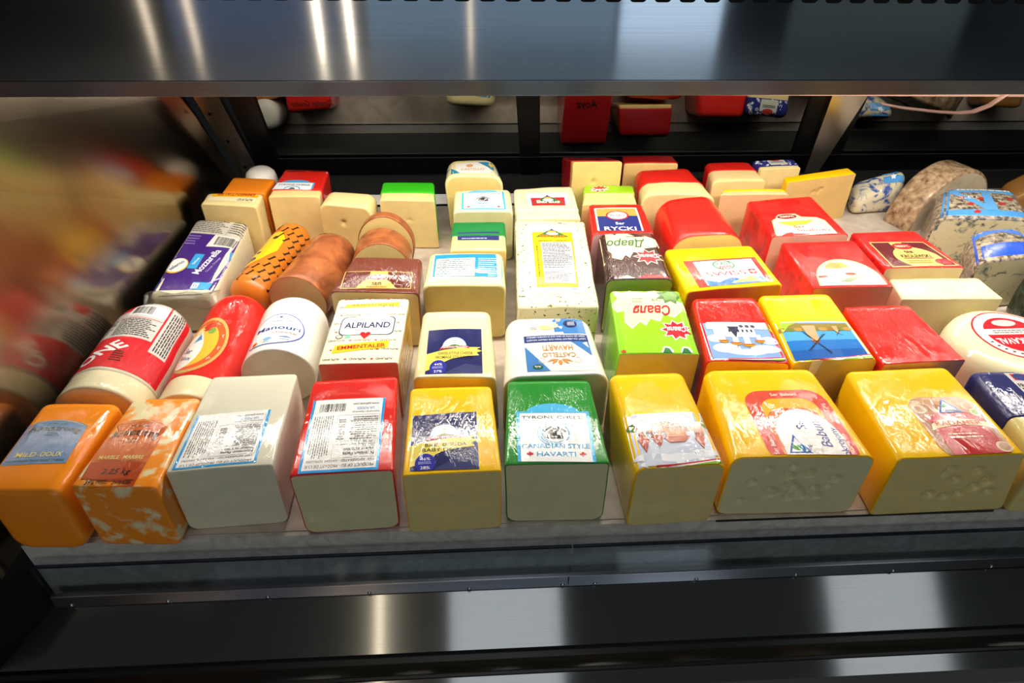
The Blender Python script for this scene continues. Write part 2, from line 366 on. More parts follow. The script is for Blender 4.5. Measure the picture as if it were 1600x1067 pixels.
class Lab:
    def __init__(s, W, L, flip=False): s.W, s.L, s.flip, s.items = W, L, flip, []
    def _add(s, pts, faces, col, lay): s.items.append((pts, faces, col, lay))
    def poly(s, pts, col, lay=1): s._add([(u * s.W, v * s.L) for u, v in pts], [list(range(len(pts)))], col, lay)
    def rect(s, u0, v0, u1, v1, col, lay=1): s.poly([(u0, v0), (u1, v0), (u1, v1), (u0, v1)], col, lay)
    def rrect(s, u0, v0, u1, v1, r, col, lay=1):
        ru, rv = r / s.W, r / s.L; pts = []
        for cu, cv, a0 in ((u1 - ru, v1 - rv, 0), (u0 + ru, v1 - rv, 90), (u0 + ru, v0 + rv, 180), (u1 - ru, v0 + rv, 270)):
            for i in range(7): a = math.radians(a0 + 15 * i); pts.append((cu + ru * math.cos(a), cv + rv * math.sin(a)))
        s.poly(pts, col, lay)
    def ell(s, u, v, ru, rv, col, lay=1, a0=0, a1=360, n=40):
        s.poly([(u + ru * math.cos(math.radians(a0 + (a1 - a0) * i / n)), v + rv * math.sin(math.radians(a0 + (a1 - a0) * i / n))) for i in range(n if a1 - a0 >= 360 else n + 1)], col, lay)
    def arc(s, u, v, ru, rv, th, col, lay=1, a0=0, a1=360, n=40):
        pts, fs = [], []
        for i in range(n + 1):
            a = math.radians(a0 + (a1 - a0) * i / n); c, q = math.cos(a), math.sin(a)
            pts += [((u + ru * c) * s.W, (v + rv * q) * s.L), ((u + (ru - th) * c) * s.W, (v + (rv - th * ru and (rv - th * s.W / s.L)) * q) * s.L)]
        for i in range(n): fs.append([2 * i, 2 * i + 2, 2 * i + 3, 2 * i + 1])
        s._add(pts, fs, col, lay)
    def line(s, u0, v0, u1, v1, th, col, lay=1):
        x0, y0, x1, y1 = u0 * s.W, v0 * s.L, u1 * s.W, v1 * s.L; d = math.hypot(x1 - x0, y1 - y0) or 1; nx, ny = -(y1 - y0) / d * th / 2, (x1 - x0) / d * th / 2
        s._add([(x0 + nx, y0 + ny), (x0 - nx, y0 - ny), (x1 - nx, y1 - ny), (x1 + nx, y1 + ny)], [[0, 1, 2, 3]], col, lay)
    def star(s, u, v, r, n, inner, col, lay=1, sq=1.0):
        s.poly([(u + (r if i % 2 == 0 else r * inner) * math.cos(math.pi * i / n + .3) / s.W, v + sq * (r if i % 2 == 0 else r * inner) * math.sin(math.pi * i / n + .3) / s.L) for i in range(2 * n)], col, lay)
    def text(s, t, u, v, h, col, w=None, bold=0.0, rot=0.0, shear=0.0, lay=3, arch=0.0):
        """centre (u,v); h = cap height as a fraction of the label length; w = width fraction"""
        vs, fs, tw = text_mesh(t, bold * 0.5, shear); k = h * s.L / CAP; kx = k
        if w: kx = w * s.W / tw
        ca, sa = math.cos(math.radians(rot)), math.sin(math.radians(rot)); pts = []
        half = tw * kx / 2
        for x, y in vs:
            X, Y = x * kx, (y - CAP / 2) * k
            if arch: Y += arch * s.L * (1 - (X / half) ** 2)
            pts.append((u * s.W + X * ca - Y * sa, v * s.L + X * sa + Y * ca))
        s._add(pts, fs, col, lay)
    def fine(s, u0, v0, u1, v1, n, col='555555', seed=1, fill=0.5, lay=3, vert=False):
        """lines of print too small to read, broken into words"""
        r = random.Random(seed)
        for i in range(n):
            if vert:
                a = u0 + (u1 - u0) * (i + .5) / n; t = (u1 - u0) / n * fill; p = v0; e = v1 - r.random() * (v1 - v0) * .15
                while p < e:
                    q = min(e, p + r.uniform(.03, .12) * (v1 - v0)); s.rect(a - t / 2, p, a + t / 2, q, col, lay); p = q + .015 * (v1 - v0)
            else:
                a = v0 + (v1 - v0) * (i + .5) / n; t = (v1 - v0) / n * fill; p = u0; e = u1 - r.random() * (u1 - u0) * .25
                while p < e:
                    q = min(e, p + r.uniform(.04, .14) * (u1 - u0)); s.rect(p, a - t / 2, q, a + t / 2, col, lay); p = q + .018 * (u1 - u0)
    def barcode(s, u0, v0, u1, v1, seed=3, col='111111', lay=3, n=26, vert=False):
        r = random.Random(seed)
        for i in range(n):
            k = r.uniform(.25, .8)
            if vert: a = v0 + (v1 - v0) * i / n; s.rect(u0, a, u1, a + (v1 - v0) / n * k, col, lay)
            else: a = u0 + (u1 - u0) * i / n; s.rect(a, v0, a + (u1 - u0) / n * k, v1, col, lay)
    def build(s, body, mapper, parent, name='label', grid=0.009, text=None, lift=0.0004, inkf=None):
        cols = []; bm = bmesh.new(); lay_of = []
        W, L = s.W, s.L
        items = s.items
        for pts, faces, col, lay in items:
            if col not in cols: cols.append(col)
            ci = cols.index(col)
            if s.flip: pts = [(W - a, L - b) for a, b in pts]
            vs = [bm.verts.new((a, b, lay)) for a, b in pts]
            for f in faces:
                try: fc = bm.faces.new([vs[i] for i in f]); fc.material_index = ci
                except ValueError: pass
        if grid:
            for ax, n_ in ((0, int(W / grid)), (1, int(L / grid))):
                LL = (W, L)[ax]
                for i in range(1, n_):
                    co = [0, 0, 0]; no = [0, 0, 0]; co[ax] = LL * i / n_; no[ax] = 1
                    bmesh.ops.bisect_plane(bm, geom=bm.verts[:] + bm.edges[:] + bm.faces[:], dist=1e-7, plane_co=co, plane_no=no)
        for co, no in (((0, 0, 0), (-1, 0, 0)), ((W, 0, 0), (1, 0, 0)), ((0, 0, 0), (0, -1, 0)), ((0, L, 0), (0, 1, 0))):
            bmesh.ops.bisect_plane(bm, geom=bm.verts[:] + bm.edges[:] + bm.faces[:], dist=1e-7, plane_co=co, plane_no=no, clear_outer=True)
        bmesh.ops.triangulate(bm, faces=[f for f in bm.faces if len(f.verts) > 4])
        for v in bm.verts:
            lay = v.co.z; v.co = mapper(v.co.x / W, v.co.y / L, lift + lay * 0.00012)
        bm.normal_update()
        me = bpy.data.meshes.new(name); 
        nz = sum(f.normal.z * f.calc_area() for f in bm.faces)
        if nz < -1e-6: bmesh.ops.reverse_faces(bm, faces=bm.faces)
        bm.to_mesh(me); bm.free()
        for c in cols: me.materials.append((inkf or ink)(c))
        o = bpy.data.objects.new(name, me); COL.objects.link(o); o.parent = parent
        if text: o['label'] = text
        return o
def quad_map(b, q):
    """label lying on the top of a body: q = four world (x,y), front-left first"""
    Q = [(p[0] - b.loc[0], p[1] - b.loc[1]) for p in q]
    def f(u, v, lift):
        x, y = [Q[0][i] * (1 - u) * (1 - v) + Q[1][i] * u * (1 - v) + Q[2][i] * u * v + Q[3][i] * (1 - u) * v for i in (0, 1)]
        hit = b.bvh.ray_cast(Vector((x, y, 1)), Vector((0, 0, -1)))
        if hit[0] is None or hit[0].z < b.H * 0.35:
            h2 = b.bvh.find_nearest(Vector((x, y, b.H)))
            return h2[0] + Vector((0, 0, lift))
        n = hit[1]
        if n.z < 0: n = -n
        return hit[0] + (n if n.z > .5 else Vector((0, 0, 1))) * lift
    return f
def cyl_map(b, a0, a1, y0, y1):
    """label round a log: angle a0..a1 degrees (left to right, 90 = top), y0..y1 along it"""
    org, ax, sd, r0, r1, flat, d = b.cyl
    def f(u, v, lift):
        t = math.radians(a0 + (a1 - a0) * u); y = y0 + (y1 - y0) * v; r = r0 + (r1 - r0) * y / d
        o = org + ax * y + Vector((0, 0, r * flat)); di = (sd * math.cos(t) + Vector((0, 0, math.sin(t) * flat))).normalized()
        hit = b.bvh.ray_cast(o + di * 0.3, -di)
        return (hit[0] if hit[0] else o + di * r) + di * lift
    return f
def side_map(b, y0, y1, z0, z1):
    """print on the right-hand side of a body, y measured from its front"""
    yf = min(v.y for v in b.V)
    def f(u, v, lift):
        hit = b.bvh.ray_cast(Vector((1, yf + y0 + (y1 - y0) * u, z0 + (z1 - z0) * v)), Vector((-1, 0, 0)))
        return (hit[0] if hit[0] else Vector((0, 0, 0))) + Vector((lift, 0, 0))
    return f
def dims(q): return (math.dist(q[0], q[1]) + math.dist(q[3], q[2])) / 2, (math.dist(q[0], q[3]) + math.dist(q[1], q[2])) / 2
def leaf(L, u, v, r, col, lay=3):
    pts = [(0, 1), (.18, .55), (.4, .7), (.35, .3), (.9, .35), (.75, .1), (.95, -.1), (.4, -.45), (.1, -.45), (.08, -.95)]
    pts = pts + [(-x, y) for x, y in pts[::-1] if x > 0]
    L.poly([(u + x * r / L.W, v + y * r / L.L) for x, y in pts], col, lay)
# ------------------------------------------------------------------ the shop round the case
def struct(o): o['kind'] = 'structure'; return o
tile = two('floor_tile', 'b4b4b0', 'c6c5c0', 3, 0.5, 0.2, film=0, rough=0.25)
wallm = plain('6f7478', 0.8)
struct(box('floor', -4, 4, -4.5, 3, -0.95, -0.9, tile))
struct(box('ceiling', -4, 4, -4.5, 3, 2.62, 2.67, plain('b4b6b8', 0.9)))
struct(box('wall_front', -4, 4, -4.6, -4.5, -0.9, 2.62, wallm))
struct(box('wall_back', -4, 4, 3.0, 3.1, -0.9, 2.62, plain('4b4f53', 0.9)))
struct(box('wall_left', -4.1, -4, -4.5, 3, -0.9, 2.62, plain('3c4044', 0.9)))
struct(box('wall_right', 4, 4.1, -4.5, 3, -0.9, 2.62, wallm))
cool = emit('window_daylight', 'b2c8d8', 0.95); cool2 = emit('window_daylight_dim', '97a4c0', 0.62); dim = emit('aisle_glow', '8f9a98', 0.42); bright = emit('lit_cabinet', 'd6e4ee', 2.6)
for n_, (x0, x1, mt) in enumerate(((-2.2, -0.82, cool2), (-0.75, 1.12, cool), (1.17, 1.95, bright), (2.5, 3.9, dim))):
    struct(box('window_%d' % (n_ + 1), x0, x1, -4.499, -4.47, -0.85, 1.7, mt))  # unseen emissive panels added to give the canopy its reflected bands
# tall glowing tubes added to draw the warm streaks reflected in the canopy
streakm = emit('warm_lamp', 'ffe2bc', 16)
streakd = emit('warm_lamp_dim', 'ffdcb4', 5)
for x_ in (-2.24, -1.94, -1.06, -0.84, 0.02):
    o = box('tube_lamp', x_ - .014, x_ + .014, -4.2, -4.16, -0.85, 0.9 if x_ != 0.02 else -.3, streakd if x_ < -1.5 or x_ > 0 else streakm)
    tag(o, 'warm white tube lamp on the far side of the aisle', 'lamp', 'tube lamps across the aisle')
for tx, ty in ((0.12, -0.15), (2.02, -0.15), (-2.3, -1.6), (0.0, -2.6), (2.6, -2.9)):  # last three fixtures belong to the added fill lights
    o = empty('ceiling_light', (tx, ty, 2.58), 'square white ceiling light above the aisle', 'ceiling light', 'ceiling lights of the shop')
    box('frame', -0.33, 0.33, -0.62, 0.62, 0.0, 0.04, plain('e8e8e8', .5), o)

o = box('ceiling_tube_lamp', -0.50, -0.475, -0.7, 0.5, 2.55, 2.58, emit('ceiling_tube', 'ffe6c4', 7)); tag(o, 'slim warm ceiling tube beside the square ceiling light over the case', 'lamp')

# ------------------------------------------------------------------ the refrigerated case
case = empty('display_case', (0.2, 0.85, -0.14), 'brushed steel refrigerated display case with stone-grey deck and sloped glass back', 'display case')
CL = case.location
def cpart(o):
    for v in o.data.vertices: v.co -= CL
    o.parent = case; return o
AN = 0.95
st_can = steel('steel_canopy', '8f98a3', 0.085, AN, 0.25, 0.10)
st_lip = steel('steel_lip', 'a2a2a8', 0.30, AN, 0.25, 0.12)
st_tray = steel('steel_tray', '8c9092', 0.12, 0.95, 0.25, 0.10)
st_wall = steel('steel_end', '9c8c78', 0.18, 0.8, 0.0, 0.10, freq=(6, 500, 500))
st_post = steel('steel_post', 'c8beb2', 0.24, 0.4, 0.25, 0.1)
black = plain('060607', 0.4, spec=0.15)
stone_top = two('stone_top', 'b3a698', 'd0c5b8', 30, 0.5, 0.2, 4, 1.0, film=0, rough=0.45)
stone_front = two('stone_front', 'aeaaa2', 'd4d0c8', 32, 0.52, 0.22, 6, 2.2, film=0, rough=0.42)
cpart(prism('deck', [(0.476, -0.02), (1.245, -0.02), (1.245, 0.0), (0.476, 0.0)], -0.497, 1.5, stone_top, skew=lambda v: (v[0] + ((v[1] - .476) * .042 if v[0] < 0 else 0), v[1], v[2])))
cpart(box('deck_fascia', -0.494, 1.5, 0.470, 0.4755, -0.12, -0.0012, stone_front))
cpart(box('fascia_joint', 0.27, 0.60, 0.4693, 0.4699, -0.0045, -0.0012, plain('1b1714', .6)))
cpart(prism('rear_ledge', [(1.2462, -0.01), (1.2462, 0.002), (1.262, 0.018), (1.262, 0.01)], -0.47, 1.5, plain('9a9894', .4, .6)))
cpart(prism('rear_tray', [(1.2625, 0.01), (1.2625, 0.017), (1.330, 0.026), (1.330, 0.02)], -0.47, 1.5, plain('1e1e1e', .5)))
cpart(box('ledge_joint', -0.47, 1.5, 1.2451, 1.2460, -0.01, 0.0045, black))
# glass back: a plane leaning towards the shopper, z = .09 + 1.327 (1.294 - y)
def yz(z, off=0.0): return (1.294 - (z - 0.09) / 1.327 - off, z)
mir = newmat('tinted_mirror_glass'); mm_, nt_, b_ = mir
b_.inputs['Base Color'].default_value = (0.33, 0.34, 0.32, 1); b_.inputs['Metallic'].default_value = 1.0; b_.inputs['Roughness'].default_value = 0.03
doors = []
def lean(x, z):  # the end frames splay a little with height
    return x - (0.34 if x > .7 else 0.34 if x > .3 else (0.11 if x > 0 else -0.11)) * (z - .08) if abs(x) < .9 else x
def lskew(v): return (lean(v[0], v[2]), v[1], v[2])
def pane(x0, x1):
    a, b = yz(0.079), yz(0.34)
    cpart(prism('door_glass', [a, b, (b[0] + .006, b[1]), (a[0] + .006, a[1])], x0, x1, mm_, skew=lskew))
def bar(name, x0, x1, z0, z1, off, th, mt):
    a, b = yz(z0, off), yz(min(z1, .34), off)
    return cpart(prism(name, [a, b, (b[0] + th, b[1]), (a[0] + th, a[1])], x0, x1, mt, bev=0.0015, skew=lskew if name == 'door_frame' else None))
pane(-0.378, 0.098); pane(0.139, 0.655); pane(0.757, 1.5)
bar('door_frame', -0.422, -0.377, 0.02, 0.42, 0.006, 0.012, black)
bar('door_frame', 0.098, 0.139, 0.02, 0.42, 0.006, 0.012, black)
bar('door_frame', 0.654, 0.704, 0.02, 0.42, 0.006, 0.012, black)
bar('door_frame', 0.733, 0.758, 0.02, 0.42, 0.006, 0.012, black)
bar('door_sill', -0.455, 1.5, 0.026, 0.0790, 0.006, 0.016, black)
bar('sill_trim', -0.377, 1.5, 0.0792, 0.0810, 0.007, 0.004, plain('55565a', .3, .8))
def post(x0, x1, x2, x3):
    a, b = (1.320, 0.03), (1.154, 0.25)
    vs = [(x0, a[0], a[1]), (x1, a[0], a[1]), (x3, b[0], b[1]), (x2, b[0], b[1])]
    vs += [(x, y + .012, z + .004) for x, y, z in vs]
    o = meshobj('corner_post', vs, [[0, 1, 2, 3], [7, 6, 5, 4], [0, 4, 5, 1], [1, 5, 6, 2], [2, 6, 7, 3], [3, 7, 4, 0]], st_post)
    uv = o.data.uv_layers.new(name='UVMap')
    for l in o.data.loops: c = o.data.vertices[l.vertex_index].co; uv.data[l.index].uv = (c.x, c.y + c.z)
    return cpart(o)
pl_ = post(-0.462, -0.424, -0.452, -0.412); post(0.706, 0.735, 0.626, 0.690)
for f_ in (0.16, 0.5, 0.82):
    y_, z_ = 1.320 - .166 * f_, 0.03 + .22 * f_
    bm = bmesh.new(); bmesh.ops.create_uvsphere(bm, u_segments=16, v_segments=8, radius=0.0028); bmesh.ops.translate(bm, verts=bm.verts, vec=(-0.443, y_ - .001, z_))
    me = bpy.data.meshes.new('rivet'); bm.to_mesh(me); bm.free(); me.materials.append(st_post)
    for p in me.polygons: p.use_smooth = True
    r_ = bpy.data.objects.new('rivet', me); COL.objects.link(r_); cpart(r_)
# end wall on the left
def uvquad(name, vs, mt, uv, th=(0, 0, 0)):
    n = len(vs); V = [Vector(v) for v in vs] + [Vector(v) + Vector(th) for v in vs]
    fs = [list(range(n)), list(range(n, 2 * n))[::-1]] + [[i, i + n, (i + 1) % n + n, (i + 1) % n] for i in range(n)]
    o = meshobj(name, V, fs, mt); l = o.data.uv_layers.new(name='UVMap')
    for lp in o.data.loops: l.data[lp.index].uv = uv(o.data.vertices[lp.vertex_index].co)
    return cpart(o)
uvquad('steel_sheet', [(-0.516, 0.43, -0.03), (-0.464, 1.312, -0.03), (-0.464, 1.312, 0.02), (-0.464, 1.150, 0.25), (-0.468, 1.05, 0.448), (-0.513, 0.43, 0.448)], st_wall, lambda c: (c.z, c.y), (-0.01, 0, 0))
uvquad('foot_plate', [(-0.534, 0.393, -0.3), (-0.4915, 0.458, -0.3), (-0.4915, 0.458, -0.03), (-0.534, 0.393, -0.03)], plain('101113', .6, .0, .2), lambda c: (c.z, c.y), (-0.01, 0, 0))
cpart(box('outer_side', -0.95, -0.5345, 0.393, 1.31, -0.5, -0.125, plain('101113', .6, .0, .2)))
# shelf above with its steel canopy
cpart(prism('canopy', [(0.550, 0.640), (0.550, 0.4645), (0.5525, 0.4645), (0.5525, 0.640)], -0.9, 1.3, st_can))
cpart(prism('canopy_lip', [(0.550, 0.4640), (0.556, 0.4500), (0.560, 0.4500), (0.560, 0.4640)], -0.9, 1.3, st_lip, bev=0.0006))
cpart(box('shelf', -0.47, 1.5, 0.561, 1.15, 0.462, 0.475, plain('6a6258', .45, .5)))
cpart(box('lamp_housing', -0.46, 1.2, 0.80, 0.88, 0.43, 0.461, plain('d8d6d0', .5)))
bm = bmesh.new()
for i in range(52):
    xc = -0.452 + i * 0.01868; w_, z0_, z1_ = 0.0064, 0.5213, 0.528; pts = []
    for cx_, cz_, a0_ in ((xc + w_ - .003, z1_ - .003, 0), (xc - w_ + .003, z1_ - .003, 90), (xc - w_ + .003, z0_ + .003, 180), (xc + w_ - .003, z0_ + .003, 270)):
        for k in range(5): a = math.radians(a0_ + 22.5 * k); pts.append((cx_ + .003 * math.cos(a), cz_ + .003 * math.sin(a)))
    f = bm.faces.new([bm.verts.new((px_, 0.5496, pz_)) for px_, pz_ in pts])
    r = bmesh.ops.extrude_face_region(bm, geom=[f]); bmesh.ops.translate(bm, verts=[v for v in r['geom'] if isinstance(v, bmesh.types.BMVert)], vec=(0, 0.0006, 0))
me = bpy.data.meshes.new('vent_slots'); bm.to_mesh(me); bm.free(); me.materials.append(plain('020202', .9))
o = bpy.data.objects.new('vent_slots', me); COL.objects.link(o); cpart(o)
# strip below the shelf on the right and its curled end
def strip(name, pts, y0, y1, mt, th=0.0015):
    vs, fs = [], []
    for x, z in pts: vs += [(x, y0, z), (x, y1, z), (x, y1, z + th), (x, y0, z + th)]
    for i in range(len(pts) - 1):
        for k in range(4): fs.append([4 * i + k, 4 * i + (k + 1) % 4, 4 * i + 4 + (k + 1) % 4, 4 * i + 4 + k])
    fs += [[0, 3, 2, 1], [4 * len(pts) - 4 + k for k in range(4)]]
    return cpart(meshobj(name, vs, fs, mt, smooth=False))
lite = plain('8c6c60', .4, .3)
cpart(prism('shelf_rail', [(1.100, 0.30), (1.100, 0.262), (1.108, 0.262), (1.108, 0.30)], -0.1, 1.12, lite, skew=lambda v: (v[0], v[1], v[2] + (0.0095 if (v[0] < 0 and v[2] < .29) else (0 if v[2] < .29 else 0)))))
strip('curled_strip_end', [(0.68, 0.254), (0.72, 0.247), (0.785, 0.240), (0.82, 0.238), (0.845, 0.240), (0.868, 0.250), (0.89, 0.270)], 1.088, 1.10, plain('5e463e', .4, .3), .0015)
# front: acrylic guards, mounting strip, tray, bumper
ac = glass('acrylic', 'e6ebee', 0.02, 0.28); ace = plain('1c2433', .15, 0, .8)
for x0, x1 in ((-0.487, 0.1045), (0.1058, 1.2)):
    cpart(box('acrylic_guard', x0, x1, 0.4560, 0.4590, -0.079, -0.0240, ac))
    cpart(box('guard_edge', x0, x1, 0.4558, 0.4592, -0.0240, -0.0215, ace))
cpart(prism('mounting_strip', [(0.4535, -0.0965), (0.4550, -0.0790), (0.4600, -0.0780), (0.4640, -0.0965)], -0.487, 1.3, st_lip, bev=0.0004))
cpart(prism('tray_sheet', [(0.462, -0.0965), (0.392, -0.1215), (0.392, -0.1235), (0.462, -0.0985)], -0.4885, 1.3, st_tray, skew=lambda v: (v[0] - ((.462 - v[1]) * .62 if v[0] < 0 else 0), v[1], v[2])))
cpart(box('tray_seam', 0.104, 0.1052, 0.4538, 0.4546, -0.0965, -0.0785, black))
for x_ in (-0.468, -0.36, -0.247, -0.13, -0.013, 0.098, 0.137, 0.26, 0.383, 0.505, 0.63):
    bm = bmesh.new(); bmesh.ops.create_uvsphere(bm, u_segments=14, v_segments=8, radius=0.0026); bmesh.ops.scale(bm, verts=bm.verts, vec=(1, .7, 1)); bmesh.ops.translate(bm, verts=bm.verts, vec=(x_, 0.4540, -0.0935))
    me = bpy.data.meshes.new('screw'); bm.to_mesh(me); bm.free(); me.materials.append(plain('b8b8b8', .2, 1.0))
    for p in me.polygons: p.use_smooth = True
    o = bpy.data.objects.new('screw', me); COL.objects.link(o); cpart(o)
cpart(prism('bumper_rail', [(0.3915, -0.130), (0.3915, -0.1165), (0.386, -0.1150), (0.380, -0.1175), (0.374, -0.1175), (0.366, -0.1165), (0.362, -0.1175), (0.362, -0.16), (0.3915, -0.16)], -0.8, 1.3, plain('0b0c0f', .3, spec=.5), bev=0.0008))
cpart(prism('front_trim', [(0.3615, -0.1180), (0.345, -0.1240), (0.345, -0.16), (0.3615, -0.16)], -0.8, 1.3, st_tray))

# the case comes apart into these things
THINGS = (
    ('display_deck', (0.2, 0.86, -0.12), 'stone topped display deck with a grey marbled front, all the cheeses standing on it', 'display deck', ('deck', 'deck_fascia', 'fascia_joint')),
    ('glass_back', (0.2, 1.29, -0.01), 'sloped mirror glass back with black frames, black sill and brushed steel posts', 'glass back', ('rear_ledge', 'ledge_joint', 'rear_tray', 'door_sill', 'sill_trim', 'corner_post', 'door_glass', 'door_frame')),
    ('overhead_shelf', (0.2, 0.9, 0.45), 'brushed steel canopy shelf with slotted top above the cheeses', 'shelf', ('canopy', 'canopy_lip', 'shelf', 'lamp_housing', 'vent_slots', 'shelf_rail', 'curled_strip_end')),
    ('end_panel', (-0.5, 0.85, -0.3), 'mirror-like brushed steel end wall at the left of the cheeses', 'panel', ('steel_sheet', 'foot_plate', 'rivet', 'outer_side')),
    ('front_tray', (0.2, 0.43, -0.12), 'dark brushed steel tray with a row of screws below the deck front', 'tray', ('mounting_strip', 'tray_sheet', 'tray_seam', 'screw')),
    ('front_bumper', (0.2, 0.375, -0.16), 'black ribbed bumper rail along the bottom front edge', 'bumper', ('bumper_rail', 'front_trim')),
)
kids = [o for o in COL.objects if o.parent is case]
def regroup(root, objs):
    sh = case.location - root.location
    for o in objs:
        for v in o.data.vertices: v.co += sh
        o.parent = root
for nm, loc, lb, ct, names in THINGS:
    r_ = empty(nm, loc, lb, ct); regroup(r_, [o for o in kids if o.name.split('.')[0] in names])
gp = [o for o in kids if o.name.startswith('acrylic_guard')]; ge = [o for o in kids if o.name.startswith('guard_edge')]
for a_, e_, lb in ((gp[0], ge[0], 'low clear acrylic guard in front of the deck, left of the joint'), (gp[1], ge[1], 'low clear acrylic guard in front of the deck, right of the joint')):
    r_ = empty('clear_guard', (sum(v.co.x for v in a_.data.vertices) / 8 + case.location.x, 0.4575, -0.079), lb, 'guard'); regroup(r_, [a_, e_])
bpy.data.objects.remove(case)
for sub, par in (('screw', 'mounting_strip'), ('rivet', 'steel_sheet'), ('vent_slots', 'canopy')):
    for o in kids:
        if o.name.split('.')[0] == sub: o.parent = bpy.data.objects[par]
